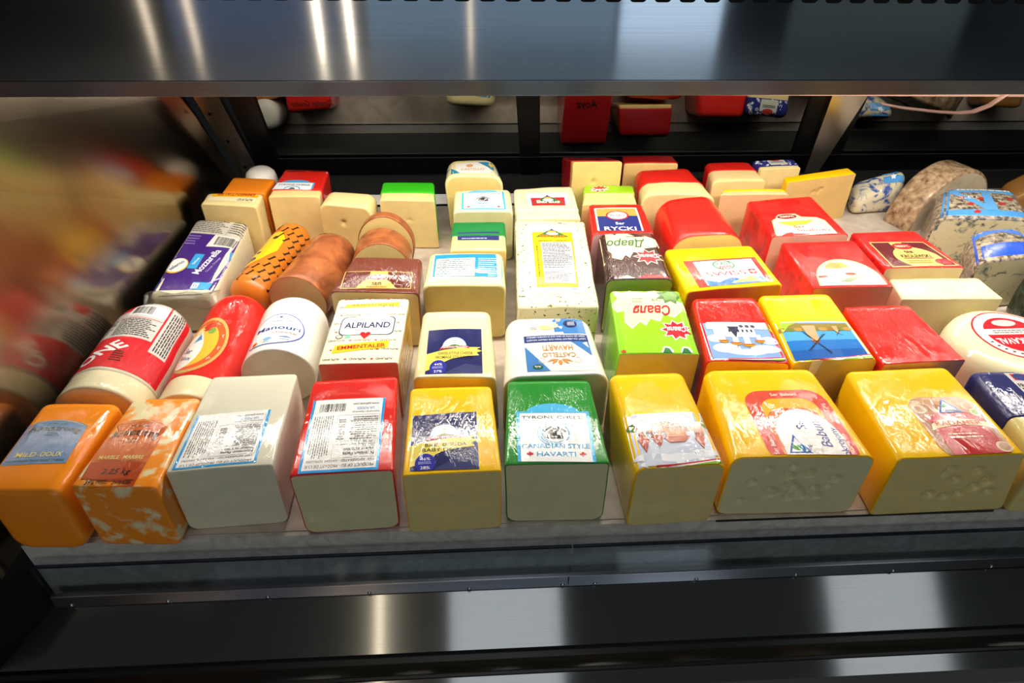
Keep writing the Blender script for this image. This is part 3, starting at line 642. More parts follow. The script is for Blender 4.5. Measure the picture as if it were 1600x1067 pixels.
# footprints (metres) of the cheeses on the deck and of their printed labels
TOP = {
 'A1': (0.096, ((-0.4934, 0.4642), (-0.4152, 0.4608), (-0.4028, 0.5928), (-0.4902, 0.5963))),
 'A2': (0.096, ((-0.4059, 0.4661), (-0.3202, 0.4616), (-0.3145, 0.5979), (-0.3897, 0.5998))),
 'A3': (0.096, ((-0.3181, 0.4813), (-0.2118, 0.4871), (-0.2129, 0.6370), (-0.3119, 0.6349))),
 'A4': (0.096, ((-0.1917, 0.4709), (-0.0862, 0.4749), (-0.0936, 0.6278), (-0.1922, 0.6223))),
 'A5': (0.096, ((-0.0772, 0.4668), (0.0249, 0.4693), (0.0181, 0.6062), (-0.0762, 0.6053))),
 'A6': (0.096, ((0.0279, 0.4770), (0.1384, 0.4749), (0.1361, 0.6121), (0.0383, 0.6135))),
 'A7': (0.096, ((0.1649, 0.4651), (0.2606, 0.4680), (0.2537, 0.6218), (0.1617, 0.6205))),
 'A8': (0.096, ((0.2701, 0.4765), (0.4269, 0.4727), (0.4169, 0.6218), (0.2799, 0.6245))),
 'A9': (0.096, ((0.4474, 0.4673), (0.5910, 0.4694), (0.5846, 0.6192), (0.4548, 0.6155))),
 'A10': (0.096, ((0.6056, 0.4624), (0.6970, 0.4613), (0.6791, 0.6058), (0.6097, 0.6084))),
 'B4': (0.096, ((-0.1917, 0.6470), (-0.0943, 0.6470), (-0.0890, 0.7921), (-0.1850, 0.7921))),
 'B5': (0.096, ((-0.0747, 0.6178), (0.0245, 0.6140), (0.0212, 0.7562), (-0.0689, 0.7578))),
 'B6': (0.096, ((0.0337, 0.6136), (0.1634, 0.6169), (0.1550, 0.7413), (0.0424, 0.7437))),
 'B7': (0.096, ((0.1809, 0.6529), (0.2827, 0.6492), (0.2922, 0.7973), (0.1930, 0.8005))),
 'B8': (0.096, ((0.2881, 0.6364), (0.3916, 0.6276), (0.3975, 0.7777), (0.3055, 0.7776))),
 'B9': (0.096, ((0.3952, 0.6287), (0.5053, 0.6321), (0.5064, 0.7822), (0.4028, 0.7824))),
 'B10': (0.096, ((0.5070, 0.6210), (0.6166, 0.6255), (0.6031, 0.7520), (0.5119, 0.7503))),
 'C1': (0.07, ((-0.4700, 0.8410), (-0.3790, 0.8428), (-0.3790, 1.0600), (-0.4700, 1.0750))),
 'C4': (0.096, ((-0.2010, 0.8053), (-0.0759, 0.7964), (-0.0761, 0.8959), (-0.1784, 0.9026))),
 'C5': (0.096, ((-0.0724, 0.8156), (0.0467, 0.8134), (0.0465, 0.9073), (-0.0659, 0.9087))),
 'C6': (0.096, ((0.0594, 0.7570), (0.1718, 0.7570), (0.1852, 0.9995), (0.0712, 1.0069))),
 'C7': (0.096, ((0.1929, 0.8221), (0.2914, 0.8207), (0.2951, 0.9643), (0.2028, 0.9626))),
 'C8': (0.096, ((0.3029, 0.7889), (0.4482, 0.8039), (0.4388, 0.9193), (0.2975, 0.9115))),
 'C9': (0.096, ((0.4885, 0.7910), (0.6078, 0.7921), (0.6100, 0.9306), (0.4886, 0.9279))),
 'C10': (0.09, ((0.6263, 0.8495), (0.7516, 0.8493), (0.7317, 0.9696), (0.6225, 0.9661))),
 'C11': (0.075, ((0.6265, 0.7890), (0.7793, 0.7850), (0.7742, 0.8485), (0.6347, 0.8492))),
 'D0': (0.09, ((-0.4392, 1.1320), (-0.3633, 1.1270), (-0.3554, 1.1900), (-0.4362, 1.2000))),
 'D1': (0.096, ((-0.4580, 1.0771), (-0.3610, 1.0630), (-0.3610, 1.1182), (-0.4579, 1.1229))),
 'D2': (0.096, ((-0.3530, 1.1033), (-0.2620, 1.1011), (-0.2620, 1.2112), (-0.3443, 1.2187))),
 'D3': (0.096, ((-0.2605, 1.0722), (-0.1702, 1.0537), (-0.1640, 1.1111), (-0.2536, 1.1258))),
 'D4': (0.096, ((-0.1592, 1.0841), (-0.0625, 1.0793), (-0.0673, 1.1580), (-0.1595, 1.1600))),
 'D5': (0.096, ((-0.0358, 0.9130), (0.0534, 0.9120), (0.0543, 1.0073), (-0.0310, 1.0096))),
 'F': (0.115, ((-0.0486, 1.1360), (0.0568, 1.1329), (0.0460, 1.2080), (-0.0442, 1.2039))),
 'G': (0.096, ((-0.0313, 1.0364), (0.0698, 1.0361), (0.0693, 1.1261), (-0.0311, 1.1207))),
 'Hh': (0.096, ((0.0715, 1.0113), (0.1828, 1.0128), (0.1811, 1.1366), (0.0763, 1.1285))),
 'I': (0.096, ((0.1923, 0.9546), (0.2932, 0.9602), (0.2937, 1.0635), (0.2023, 1.0657))),
 'J': (0.09, ((0.1912, 1.0706), (0.2908, 1.0730), (0.2968, 1.1494), (0.2074, 1.1540))),
 'K': (0.12, ((0.1820, 1.1500), (0.2740, 1.1500), (0.2700, 1.2850), (0.1800, 1.2850))),
 'L': (0.1, ((0.3003, 1.0871), (0.4327, 1.0815), (0.4153, 1.1974), (0.3074, 1.1909))),
 'M': (0.108, ((0.2880, 1.2040), (0.3940, 1.2040), (0.3960, 1.2680), (0.2970, 1.2680))),
 'N': (0.105, ((0.3141, 0.9232), (0.4337, 0.9320), (0.4260, 1.0740), (0.3162, 1.0546))),
 'O': (0.097, ((0.4425, 1.1447), (0.5483, 1.1479), (0.5412, 1.2312), (0.4522, 1.2299))),
 'P': (0.09, ((0.4461, 1.1041), (0.5750, 1.1031), (0.5680, 1.1300), (0.4658, 1.1300))),
 'Qq': (0.1, ((0.5770, 1.1280), (0.7224, 1.1626), (0.7183, 1.1900), (0.5774, 1.1500))),
 'R': (0.1027, ((0.5448, 1.1801), (0.6266, 1.1871), (0.6252, 1.2316), (0.5412, 1.2241))),
 'S': (0.1, ((0.4770, 0.9335), (0.6064, 0.9381), (0.5999, 1.0801), (0.4784, 1.0632))),
 'V': (0.096, ((0.7843, 0.9950), (0.9582, 0.9791), (0.9954, 1.0946), (0.8577, 1.1082))),
 'W': (0.09, ((0.7691, 0.8580), (0.9061, 0.8766), (0.9260, 0.9688), (0.8202, 0.9564))),
}
LAB = {
 'A1': ((-0.4860, 0.4961), (-0.4223, 0.4977), (-0.4223, 0.5598), (-0.4856, 0.5643)),
 'A2': ((-0.3984, 0.4657), (-0.3428, 0.4641), (-0.3347, 0.5582), (-0.3947, 0.5606)),
 'A3': ((-0.3118, 0.4836), (-0.2288, 0.4904), (-0.2299, 0.5682), (-0.3087, 0.5612)),
 'A4': ((-0.1831, 0.4730), (-0.1019, 0.4755), (-0.1035, 0.5832), (-0.1845, 0.5810)),
 'A5': ((-0.0697, 0.4716), (0.0019, 0.4720), (-0.0001, 0.5560), (-0.0710, 0.5527)),
 'A6': ((0.0421, 0.4799), (0.1245, 0.4764), (0.1276, 0.5634), (0.0454, 0.5667)),
 'A7': ((0.1656, 0.4650), (0.2601, 0.4689), (0.2632, 0.5465), (0.1656, 0.5442)),
 'A8': ((0.3110, 0.4784), (0.4101, 0.4743), (0.4072, 0.5776), (0.3106, 0.5780)),
 'A9': ((0.5003, 0.4696), (0.5797, 0.4708), (0.5804, 0.5586), (0.4976, 0.5596)),
 'B4': ((-0.1902, 0.6469), (-0.0951, 0.6470), (-0.0889, 0.7905), (-0.1839, 0.7905)),
 'B5': ((-0.0604, 0.6219), (0.0086, 0.6216), (0.0089, 0.7079), (-0.0592, 0.7076)),
 'B6': ((0.0627, 0.6219), (0.1471, 0.6223), (0.1432, 0.7315), (0.0630, 0.7285)),
 'B7': ((0.1820, 0.6542), (0.2823, 0.6505), (0.2918, 0.7957), (0.1937, 0.7989)),
 'B8': ((0.2933, 0.6375), (0.3917, 0.6301), (0.3961, 0.7098), (0.3008, 0.7145)),
 'B9': ((0.3960, 0.6287), (0.4988, 0.6324), (0.4996, 0.7090), (0.4018, 0.7110)),
 'C1': ((-0.4721, 0.8426), (-0.3777, 0.8445), (-0.3619, 1.0622), (-0.4716, 1.1021)),
 'C4': ((-0.1874, 0.8096), (-0.0881, 0.8064), (-0.0878, 0.8480), (-0.1854, 0.8545)),
 'C5': ((-0.0586, 0.8351), (0.0421, 0.8320), (0.0441, 0.8979), (-0.0568, 0.8953)),
 'C6': ((0.0818, 0.7929), (0.1565, 0.7888), (0.1691, 0.9826), (0.0876, 0.9848)),
 'C7': ((0.1942, 0.8238), (0.2918, 0.8224), (0.2947, 0.9622), (0.2039, 0.9626)),
 'C8': ((0.3226, 0.7963), (0.4340, 0.8094), (0.4305, 0.8771), (0.3167, 0.8675)),
 'C9': ((0.4989, 0.7956), (0.6001, 0.7957), (0.6011, 0.8682), (0.5139, 0.8671)),
 'C10': ((0.6381, 0.8509), (0.7438, 0.8532), (0.7252, 0.9235), (0.6360, 0.9260)),
 'D1': ((-0.4485, 1.0863), (-0.3609, 1.0770), (-0.3588, 1.1157), (-0.4480, 1.1227)),
 'D2': ((-0.3516, 1.1280), (-0.2789, 1.1238), (-0.2786, 1.1626), (-0.3452, 1.1667)),
 'D5': ((-0.0232, 0.9424), (0.0420, 0.9406), (0.0430, 0.9649), (-0.0234, 0.9647)),
 'F': ((-0.0442, 1.1430), (0.0515, 1.1410), (0.0465, 1.1907), (-0.0426, 1.1784)),
 'G': ((-0.0174, 1.0429), (0.0581, 1.0410), (0.0563, 1.1187), (-0.0163, 1.1127)),
 'Hh': ((0.0971, 1.0540), (0.1664, 1.0546), (0.1687, 1.1009), (0.0961, 1.1001)),
 'I': ((0.2021, 0.9647), (0.2770, 0.9627), (0.2804, 1.0424), (0.2076, 1.0419)),
 'J': ((0.2020, 1.1073), (0.2533, 1.1112), (0.2573, 1.1476), (0.2110, 1.1459)),
 'S': ((0.4832, 0.9333), (0.5875, 0.9387), (0.5828, 1.0085), (0.4984, 1.0016)),
 'R': ((0.5574, 1.1913), (0.6090, 1.1961), (0.6103, 1.2258), (0.5601, 1.2237)),
}
# ------------------------------------------------------------------ the cheeses
WHT, NAVY, RED, BLK, UABL = 'f2f2f0', '1d2258', 'c8222a', '1a1a1a', '1f9be0'
YEL = wax('fbc600', 0.05, 1.0); REDW = wax('d8231a', 0.12, 1.0); GRN = wax('1f8a2a', 0.1, 1.2); ORG = wax('ff9418', 0.06, 1.0); CRM = wax('e6d8a4', 0.05, 0.9)
P_PALE = paste('d8d2a2'); P_IVORY = paste('e6ddc0'); P_YEL = paste('dccc88'); P_TAN = paste('e8cf8c'); P_ORG = paste('f28a26')
def block(key, kind, text, rind, pst, group=None, **k):
    h, q = TOP[key]; H = k.pop('H', h); rn = k.pop('rname', 'rind'); pn = k.pop('pname', 'paste')
    fl = k.pop('bot', None)
    if fl:
        k['bottom'] = [(p[0] + d_[0], p[1] + d_[1]) for p, d_ in zip(q, fl)]
    b = make_body(q, H, seed=sum(map(ord, key)), **k)
    place_body(b, kind, text, rind, pst, group, rn, pn); return b
def lab_on(b, key, flip=False):
    q = LAB[key]; W, L = dims(q); return Lab(W, L, flip), quad_map(b, q)

def armstrong(L, base, base2, dark, gold, l2, l3=None):
    L.poly([(0, 0), (1, 0), (1, .86), (.86, .93), (.68, .975), (.5, .99), (.32, .975), (.14, .93), (0, .86)], base, 0)
    pts = [(0.02 + .96 * i / 16, .845 + .125 * math.sin(math.pi * i / 16)) for i in range(17)]
    for i in range(16): L.line(pts[i][0], pts[i][1], pts[i + 1][0], pts[i + 1][1], .0007, gold, 1)
    L.text('NATURAL CHEESE', .5, .885, .035, dark, .34)
    L.text('Armstrong', .5, .74, .115, dark, .86, bold=.03, arch=.05)
    L.text('FROMAGE', .5, .675, .028, dark, .18); L.text('CHEDDAR', .5, .63, .03, dark, .26)

def nutrition(L, border=True, seed=1, code=True):
    """distributor label read from its far side: blue border, tables of small print"""
    L.rect(0, 0, 1, 1, UABL, 0); L.rect(.035, .0, .965, .97, WHT, 1)
    L.text('PRODUCT OF EU  PRODUIT DE L\'UE', .5, .945, .038, BLK, .86) if not border else L.text('PRODUCT OF EU - PRODUIT DE L\'UE', .5, .93, .04, BLK, .86)
    L.text('KEEP REFRIGERATED - GARDER REFRIGERE', .5, .865, .03, BLK, .86)
    L.line(.05, .83, .62, .83, .0003, BLK, 2); L.line(.05, .05 if not code else .25, .05, .83, .0003, BLK, 2); L.line(.62, .25, .62, .83, .0003, BLK, 2); L.line(.05, .25, .62, .25, .0003, BLK, 2)
    L.text('Nutrition Facts', .28, .785, .042, BLK, .40, bold=.02); L.text('Valeur nutritive', .28, .73, .042, BLK, .40, bold=.02)
    L.text('Per 100 g', .16, .685, .022, '444444', .16); L.line(.07, .66, .6, .66, .0006, BLK, 2)
    L.text('Calories 350', .2, .635, .032, BLK, .25, bold=.02)
    L.fine(.07, .27, .44, .6, 11, '555555', seed); L.fine(.5, .3, .6, .6, 9, '555555', seed + 1)
    for v in (.61, .5, .4, .33): L.line(.07, v, .6, v, .0003, '222222', 2)
    L.fine(.67, .14 if not code else .25, .94, .83, 9, '666666', seed + 2, vert=True, fill=.45)
    L.text('Imported by / Importe par', .26, .21, .026, '333333', .38); L.text('UA FOODS', .26, .155, .04, '2a86c8', .24); L.text('www.qafoods.com', .26, .09, .036, '333333', .36)
    if code: L.rect(.52, .05, .96, .2, WHT, 2); L.barcode(.54, .07, .9, .19, seed + 4)

# ---- front row
b = block('A1', 'cheese_block', 'smooth orange cheddar block with a blue arched label, leftmost of the front row', ORG, ORG, rf=.006, rt=.009, rb=.02, rname='cheddar', wob=.0008)
L, mp = lab_on(b, 'A1'); armstrong(L, '6f92bd', 'x', '2b3a2e', 'd8cf86', '')
L.text('MILD', .30, .20, .10, 'f0e08a', .32, bold=.02); L.text('-', .5, .2, .1, 'f0e08a'); L.text('DOUX', .70, .20, .10, 'f0e08a', .34, bold=.02); L.text('PASTEURIZED PROCESSED CHEESE', .5, .07, .04, '24323c', .9)
L.build(b, mp, b.obj)
marb = two('marble_cheddar', 'efe0ae', 'fb9420', 48, 0.44, 0.06, 4, 0.3)
b = block('A2', 'cheese_block', 'marbled orange and cream cheddar block with a brown arched label reading 2.25 kg', marb, marb, rf=.003, rt=.005, rb=.008, rname='cheddar')
L, mp = lab_on(b, 'A2'); armstrong(L, 'cf6a35', 'x', '3a3320', 'e7b45c', '')
L.rect(0, 0, 1, .33, 'b5481f', 1); L.text('MARBLE', .28, .40, .055, 'f0dc90', .36, bold=.02); L.text('MARBRE', .72, .40, .055, 'f0dc90', .36, bold=.02); L.text('CHEDDAR CHEESE', .5, .345, .024, '3a2410', .7)
L.text('2.25 kg', .56, .20, .075, BLK, .52, bold=.02, shear=.2); L.text('39%', .2, .055, .06, BLK, .17, bold=.02); L.text('31%', .68, .055, .06, BLK, .17, bold=.02); L.fine(.3, .03, .52, .09, 3, BLK, 4); L.fine(.78, .03, .96, .09, 3, BLK, 5)
L.build(b, mp, b.obj)
b = block('A3', 'cheese_block', 'plain white cheese block with a blue bordered nutrition label turned upside down', wax('dfdcc6', .05, .35), paste('dcdabd', .6), rf=.0015, rt=.003, rb=.01, crown=.0015)
L, mp = lab_on(b, 'A3', True); nutrition(L, False, 3, False); L.build(b, mp, b.obj)
b = block('A4', 'cheese_block', 'red waxed front row block with an upside down white nutrition label and barcode', REDW, P_PALE, rf=.0015, rt=.004, rb=.012, crown=.0015, bot=((.002, 0), (-.001, 0), (0, 0), (0, 0)))
L, mp = lab_on(b, 'A4', True); nutrition(L, True, 7, True); L.build(b, mp, b.obj)
def ammer(L, l1, l2, f1, f2):
    L.rect(0, 0, 1, 1, '20265c', 0)
    L.ell(.5, .57, .22, .22, 'b7d3e8', 1, 0, 180); L.ell(.5, .57, .15, .20, 'dde9ee', 2, 0, 180); L.ell(.5, .57, .10, .05, '3f8a3c', 3, 0, 180)
    for i in range(3): L.line(.47, .6 + .05 * i, .53, .6 + .05 * i, .0008, '2f7a42', 4)
    L.poly([(0, .43), (.3, .50), (.72, .56), (.98, .56), (.9, .52), (1, .48), (.9, .44), (.95, .38), (.72, .36), (.45, .30), (.25, .2), (.1, .1), (0, .06)], 'e8d560', 2)
    L.poly([(.22, .50), (.26, .57), (.5, .60), (.74, .585), (.78, .53), (.5, .555)], RED, 3); L.text('Ammerlander', .5, .565, .055, 'ffffff', .5, shear=.2, lay=5)
    L.text(l1, .52, .425, .06, BLK, .62, bold=.015); L.text(l2, .5, .34, .06, BLK, .66, bold=.015)
    L.ell(.22, .12, .15, .16, '2b2f9e', 3); L.text(f1, .22, .19, .05, 'ffffff', .14, lay=5); L.fine(.12, .1, .32, .15, 2, 'aab0e8', 3, lay=5); L.text(f2, .22, .045, .05, 'ffffff', .14, lay=5)
    L.poly([(.36, .02), (.5, .10), (.7, .2), (1, .14), (1, 0), (.36, 0)], '3a3f6e', 1)
b = block('A5', 'cheese_block', 'narrow yellow waxed block in the front row with a navy BABY GOUDA label', YEL, P_YEL, rf=.0015, rt=.004, rb=.008)
L, mp = lab_on(b, 'A5'); ammer(L, 'BABY GOUDA', 'BABY DOUX', '46%', '28%'); L.build(b, mp, b.obj)
def tyrone(L, sub, white='f4f6f6', big=True):
    L.rect(0, 0, 1, .86, '3fb2e6', 0); L.ell(.5, .84, .36, .16, '4fb6e8', 0, 0, 180); L.rect(.045, 0 if big else .05, .955, .82, white, 1)
    L.text('TYRONE CHEESE', .5, .745, .055, '3a4a58', .86, bold=.01); L.line(.1, .69, .9, .69, .0005, '3fa0d0', 2)
    for r_, a0, a1 in ((.20, 120, 300), (.17, 130, 310), (.23, 110, 250), (.2, -40, 40)): L.arc(.5, .46, r_, r_ * L.W / L.L, .014, '3a9fd0', 2, a0, a1, 24)
    for k in range(5): L.ell(.62 + .04 * k, .6 + .02 * (k % 3), .012, .01, '3a9fd0', 2, n=10)
    L.poly([(.34, .50), (.5, .62), (.66, .50), (.64, .48), (.5, .585), (.36, .48)], '2a2a2c', 3); L.poly([(.39, .48), (.5, .57), (.61, .48), (.61, .37), (.39, .37)], '2f3032', 3)
    L.rect(.53, .43, .58, .48, 'e8e8e8', 4)
    for k in range(6): L.ell(.38 + .045 * (k % 4), .40 + .03 * (k // 4), .02, .018, 'd8d8d8', 4, n=10)
    L.text('CANADIAN STYLE', .5, .25, .075, '2f9fd8', .88, bold=.02)
    L.text(sub, .5, .12, .075, '2f9fd8', .50, bold=.02); leaf(L, .16, .12, .05 * L.W, RED); leaf(L, .84, .12, .05 * L.W, RED)
b = block('A6', 'cheese_block', 'green waxed block in the front row with a blue and white Canadian style havarti label', GRN, P_PALE, rf=.0015, rt=.004, rb=.012, bot=((.003, 0), (.002, 0), (0, 0), (0, 0)))
L, mp = lab_on(b, 'A6'); tyrone(L, 'HAVARTI'); L.build(b, mp, b.obj)
def picture(L, sky, sky2, kind):
    """landscape picture; drawn upright here, the label is turned round on the cheese"""
    L.rect(0, 0, 1, 1, 'f4f2ee', 0); L.rect(.03, .03, .97, .97, sky, 1)
    if kind == 'castle':
        L.rect(.03, .76, .97, .97, sky, 2)
        for k, (u, v, ru) in enumerate(((.2, .8, .18), (.5, .85, .22), (.8, .82, .2), (.35, .93, .2), (.7, .94, .25))): L.ell(u, v, ru, .07, 'dfe3ea', 2, n=24)
        L.rect(.03, .03, .97, .22, 'c3cbd0', 2)
        for k in range(8): L.ell(.08 + .12 * k, .24 + .03 * (k % 2), .08, .07, ('7d9a4a', '5f7f3c', '93a552')[k % 3], 3, n=14)
        L.rect(.12, .22, .9, .38, 'c77a52', 4); L.rect(.34, .30, .58, .47, 'd39468', 5); L.poly([(.30, .47), (.62, .47), (.56, .58), (.38, .58)], 'b65a34', 6)
        for u, w, h, t in ((.14, .10, .52, .72), (.62, .12, .46, .66), (.80, .10, .50, .74)):
            L.rect(u, .22, u + w, h, 'c4714c', 5); L.poly([(u - .02, h), (u + w + .02, h), (u + w / 2, t)], 'a8432a', 6)
            for k in range(3): L.rect(u + .02 + .028 * k, h - .1, u + .035 + .028 * k, h - .06, '5a2c22', 7)
        for k in range(7): L.rect(.27 + .05 * k, .28, .285 + .05 * k, .31, '6b3a2a', 7)
    elif kind == 'church':
        for u, v, ru, rv in ((.25, .72, .2, .1), (.5, .8, .25, .08), (.75, .7, .18, .12), (.15, .5, .12, .1), (.85, .45, .12, .1)): L.ell(u, v, ru, rv, 'dfe6f2', 2, n=24)
        L.rect(.10, .04, .94, .20, 'cfcbd0', 4); L.rect(.30, .10, .72, .42, 'e6e2e6', 5); L.rect(.55, .1, .86, .36, 'd8d3da', 4)
        for u, v, w in ((.28, .50, .07), (.45, .6, .09), (.60, .56, .08), (.76, .5, .07)):
            L.rect(u - w * .45, .36, u + w * .45, v, 'eceaee', 6); L.ell(u, v, w, .07, 'd9972a', 7, 0, 180, 16); L.ell(u, v, w, .035, 'b3541c', 8, 0, 180, 16); L.line(u, v + .06, u, v + .14, .0006, '9a6a18', 7)
        L.poly([(.5, .14), (.66, .14), (.58, .44)], '30304a', 8)
        for k in range(6): L.rect(.33 + .06 * k, .22, .355 + .06 * k, .29, '3b3b46', 7)
        for k in range(3): L.ell(.3 + .08 * k, .13, .03, .04, '55505c', 7, n=12)
        L.poly([(.03, .03), (.03, .3), (.12, .12), (.3, .03)], '9ab83a', 3)
    else:
        L.rect(.03, .5, .97, .97, '1c6fc0', 2); L.rect(.03, .74, .97, .97, '1557a8', 3)
        L.rect(.03, .06, .97, .24, '8a7a3a', 3)
        for k in range(9): L.ell(.08 + .11 * k, .22, .07, .05, ('b08a4a', '6f7a35', '94702e')[k % 3], 4, n=12)
        L.poly([(.5, .12), (.68, .12), (.64, .52), (.54, .52)], 'c9a27a', 5); L.poly([(.53, .52), (.66, .52), (.6, .62)], '7b4a2a', 6)
        for a in (35, 125, 215, 305): L.line(.59, .56, .59 + .2 * math.cos(math.radians(a)), .56 + .36 * math.sin(math.radians(a)), .0011, '22180f', 7); 
        for a in (40, 130, 220, 310): L.line(.59, .56, .59 + .18 * math.cos(math.radians(a)), .56 + .33 * math.sin(math.radians(a)), .0006, '22180f', 7)
        L.poly([(.2, .14), (.27, .14), (.25, .34), (.22, .34)], 'c9a27a', 5)
        for a in (45, 135, 225, 315): L.line(.235, .33, .235 + .06 * math.cos(math.radians(a)), .33 + .1 * math.sin(math.radians(a)), .0005, '22180f', 7)
        L.poly([(.97, .03), (.97, .3), (.85, .12), (.7, .03)], '9ab83a', 5)
    top = [(.03 + .94 * i / 14, .97) for i in range(15)]
    def swoosh(c, o, lay): L.poly([(0, .93 - o)] + [(.0 + .78 * i / 14, min(.999, .90 - o + .07 * math.sin(math.pi * (i / 14) * .55))) for i in range(15)] + [(.79, 1), (0, 1)], c, lay)
    swoosh('c3242c', .0, 8); swoosh('f4f2ee', -.025, 9); swoosh('8cb82e', -.045, 10)
b = block('A7', 'cheese_block', 'tall yellow waxed block in the front row with an upside down castle picture label', YEL, P_YEL, rf=.0015, rt=.010, rb=.008, crown=.0008, wob=.0004)
L, mp = lab_on(b, 'A7', True); picture(L, 'b9c4d6', '', 'castle'); L.build(b, mp, b.obj)
random.seed(4)
b = block('A8', 'cheese_block', 'wide yellow waxed block with holed cut face and red bordered oval label', YEL, P_PALE, rf=.0015, rt=.013, rb=.012, crown=.0004, wob=.0004, fstep=.0025,
          holes=((-.1, .83, .0045), (-.45, .8, .004), (.15, .72, .0065), (-.12, .68, .006), (.55, .62, .006), (-.05, .52, .0065), (-.3, .40, .008), (.05, .42, .008), (.32, .45, .006), (.18, .33, .0055), (.38, .33, .006), (-.02, .3, .006), (-.62, .58, .005), (.4, .8, .003), (-.7, .25, .004), (.5, .5, .004)))
L, mp = lab_on(b, 'A8')
L.rrect(0, -.12, 1, 1, .022, 'd8503a', 0); L.rrect(.16, -.1, .84, .86, .018, 'f0b62e', 1); L.rrect(.16, -.1, .84, .70, .022, 'e06a30', 2)
L.ell(.55, .22, .36, .46, 'f2efe9', 3); L.rect(.19, -.02, .84, .1, 'f2efe9', 3)
L.text('Ser Babuni', .5, .925, .05, 'fff2e0', .32, bold=.02, lay=5)
for v in (.15, .62): L.text('Ser Babuni', .08, v, .05, 'fff2e0', None, rot=90, lay=5, bold=.01); L.text('Ser Babuni', .92, v, .05, 'fff2e0', None, rot=-90, lay=5, bold=.01)
L.text('Ser', .50, .47, .11, '3a2f8c', None, rot=90, lay=5, bold=.02); L.text('Babuni', .68, .32, .115, '3a2f8c', None, rot=90, lay=5, bold=.02, shear=.2); L.text('pokrojony', .84, .16, .08, '3a2f8c', None, rot=90, lay=5)
L.text('RODZINNA PRZYJEMNOSC', .62, .63, .022, 'c05030', .4, rot=-18, lay=5)
L.poly([(.22, .02), (.48, .02), (.36, .30)], '3b62b0', 4); L.poly([(.255, .04), (.445, .04), (.36, .25)], 'f4f4f4', 5); L.ell(.33, .1, .05, .04, '4b9a3a', 6); L.ell(.39, .09, .03, .05, '2f7fc0', 6); L.text('Spomlek', .42, .02, .05, '27408c', .3, lay=7, rot=60)
L.build(b, mp, b.obj)
def spomlek_radamer(L):
    L.rrect(0, -.08, 1, 1, .02, 'b98d55', 0); L.rrect(.05, -.06, .95, .86, .012, '9f6a3c', 1); L.poly([(.12, -.02), (.92, -.02), (.90, .62), (.75, .70), (.5, .73), (.3, .70), (.14, .62)], 'b9232b', 2)
    for u, v, r_ in ((.12, .78, .1), (.85, .82, .1), (.9, .1, .11), (.7, .9, .06)): L.ell(u, v, r_, r_ * .8, 'd8b98a', 2, n=20); L.ell(u, v, r_ * .7, r_ * .55, 'a97a4a', 3, n=16)
    L.poly([(.36, .70), (.72, .70), (.54, .96)], '2f5fb0', 4); L.poly([(.40, .715), (.68, .715), (.54, .92)], 'f4f6f4', 5); L.poly([(.46, .80), (.56, .80), (.52, .88)], '3f9a3c', 6); L.text('Spomlek', .55, .745, .055, '2b3f8c', .30, lay=7, bold=.02)
    L.text('PAS NATURALNIE', .52, .63, .03, 'f0dfc0', .36, lay=5)
    L.poly([(.08, .40), (.2, .44), (.5, .49), (.8, .46), (.98, .40), (.93, .52), (.75, .58), (.5, .60), (.25, .57), (.13, .51)], 'ead7a6', 4); L.text('RADAMER', .52, .52, .075, 'c0262c', .66, bold=.02, lay=6)
    L.fine(.25, .25, .8, .36, 2, 'f0c8b0', 5, lay=5); L.ell(.88, .70, .07, .07, 'e4d28a', 4, n=18); L.ell(.88, .70, .045, .045, '7a8f3a', 5, n=14)
b = block('A9', 'cheese_block', 'rightmost big yellow waxed block with a brown edged red label and cream ribbon', YEL, P_YEL, rf=.0015, rt=.007, rb=.006, crown=.0004, wob=.0004, fstep=.0028, bot=((0, 0), (.018, 0), (.012, 0), (0, 0)),
          holes=((-.1, .78, .005), (.35, .74, .006), (.05, .6, .0055), (-.15, .7, .004), (.55, .55, .007), (.4, .45, .006), (-.25, .35, .006), (.2, .35, .005), (.0, .3, .005), (.65, .35, .005)))
L, mp = lab_on(b, 'A9'); spomlek_radamer(L); L.build(b, mp, b.obj)
def delft(L, lay=1, dens=60, seed=4, u0=0, u1=1, v0=0, v1=1):
    r = random.Random(seed)
    for k in range(dens):
        u, v = r.uniform(u0, u1), r.uniform(v0, v1)
        if k % 3 == 0: L.star(u, v, .0034, 6, .5, 'dfe3f4', lay)
        elif k % 3 == 1: L.arc(u, v, .003 / L.W, .003 / L.L, .0012 / L.W, 'dfe3f4', lay, r.uniform(0, 360), r.uniform(380, 560), 10)
        else: L.ell(u, v, .0012 / L.W, .0012 / L.L, 'b9c0e6', lay, n=8)
b = block('A10', 'cheese_block', 'block in navy foil with white floral print, at the right edge of the front', wax('262a66', .1, 1.3), P_YEL, rf=.004, rt=.008, rb=.008, peel=.062, H=.096)
Wd, Ld = .07, .078; q = [(.614, .528), (.690, .528), (.682, .603), (.614, .603)]
L = Lab(*dims(q)); L.rect(0, 0, 1, 1, '262a66', 0); delft(L, 1, 46); L.rect(.48, .22, .98, .93, 'cfcfcb', 2); L.rect(.55, .74, .98, .90, RED, 3); L.ell(.7, .82, .13, .09, '23307a', 4, n=20); L.text('FROMAGE', .75, .62, .085, BLK, .48, bold=.02, lay=4); L.rect(.52, .52, .96, .55, BLK, 3); L.text('Comte', .75, .40, .08, '333333', .3, lay=4)
L.build(b, quad_map(b, q), b.obj)

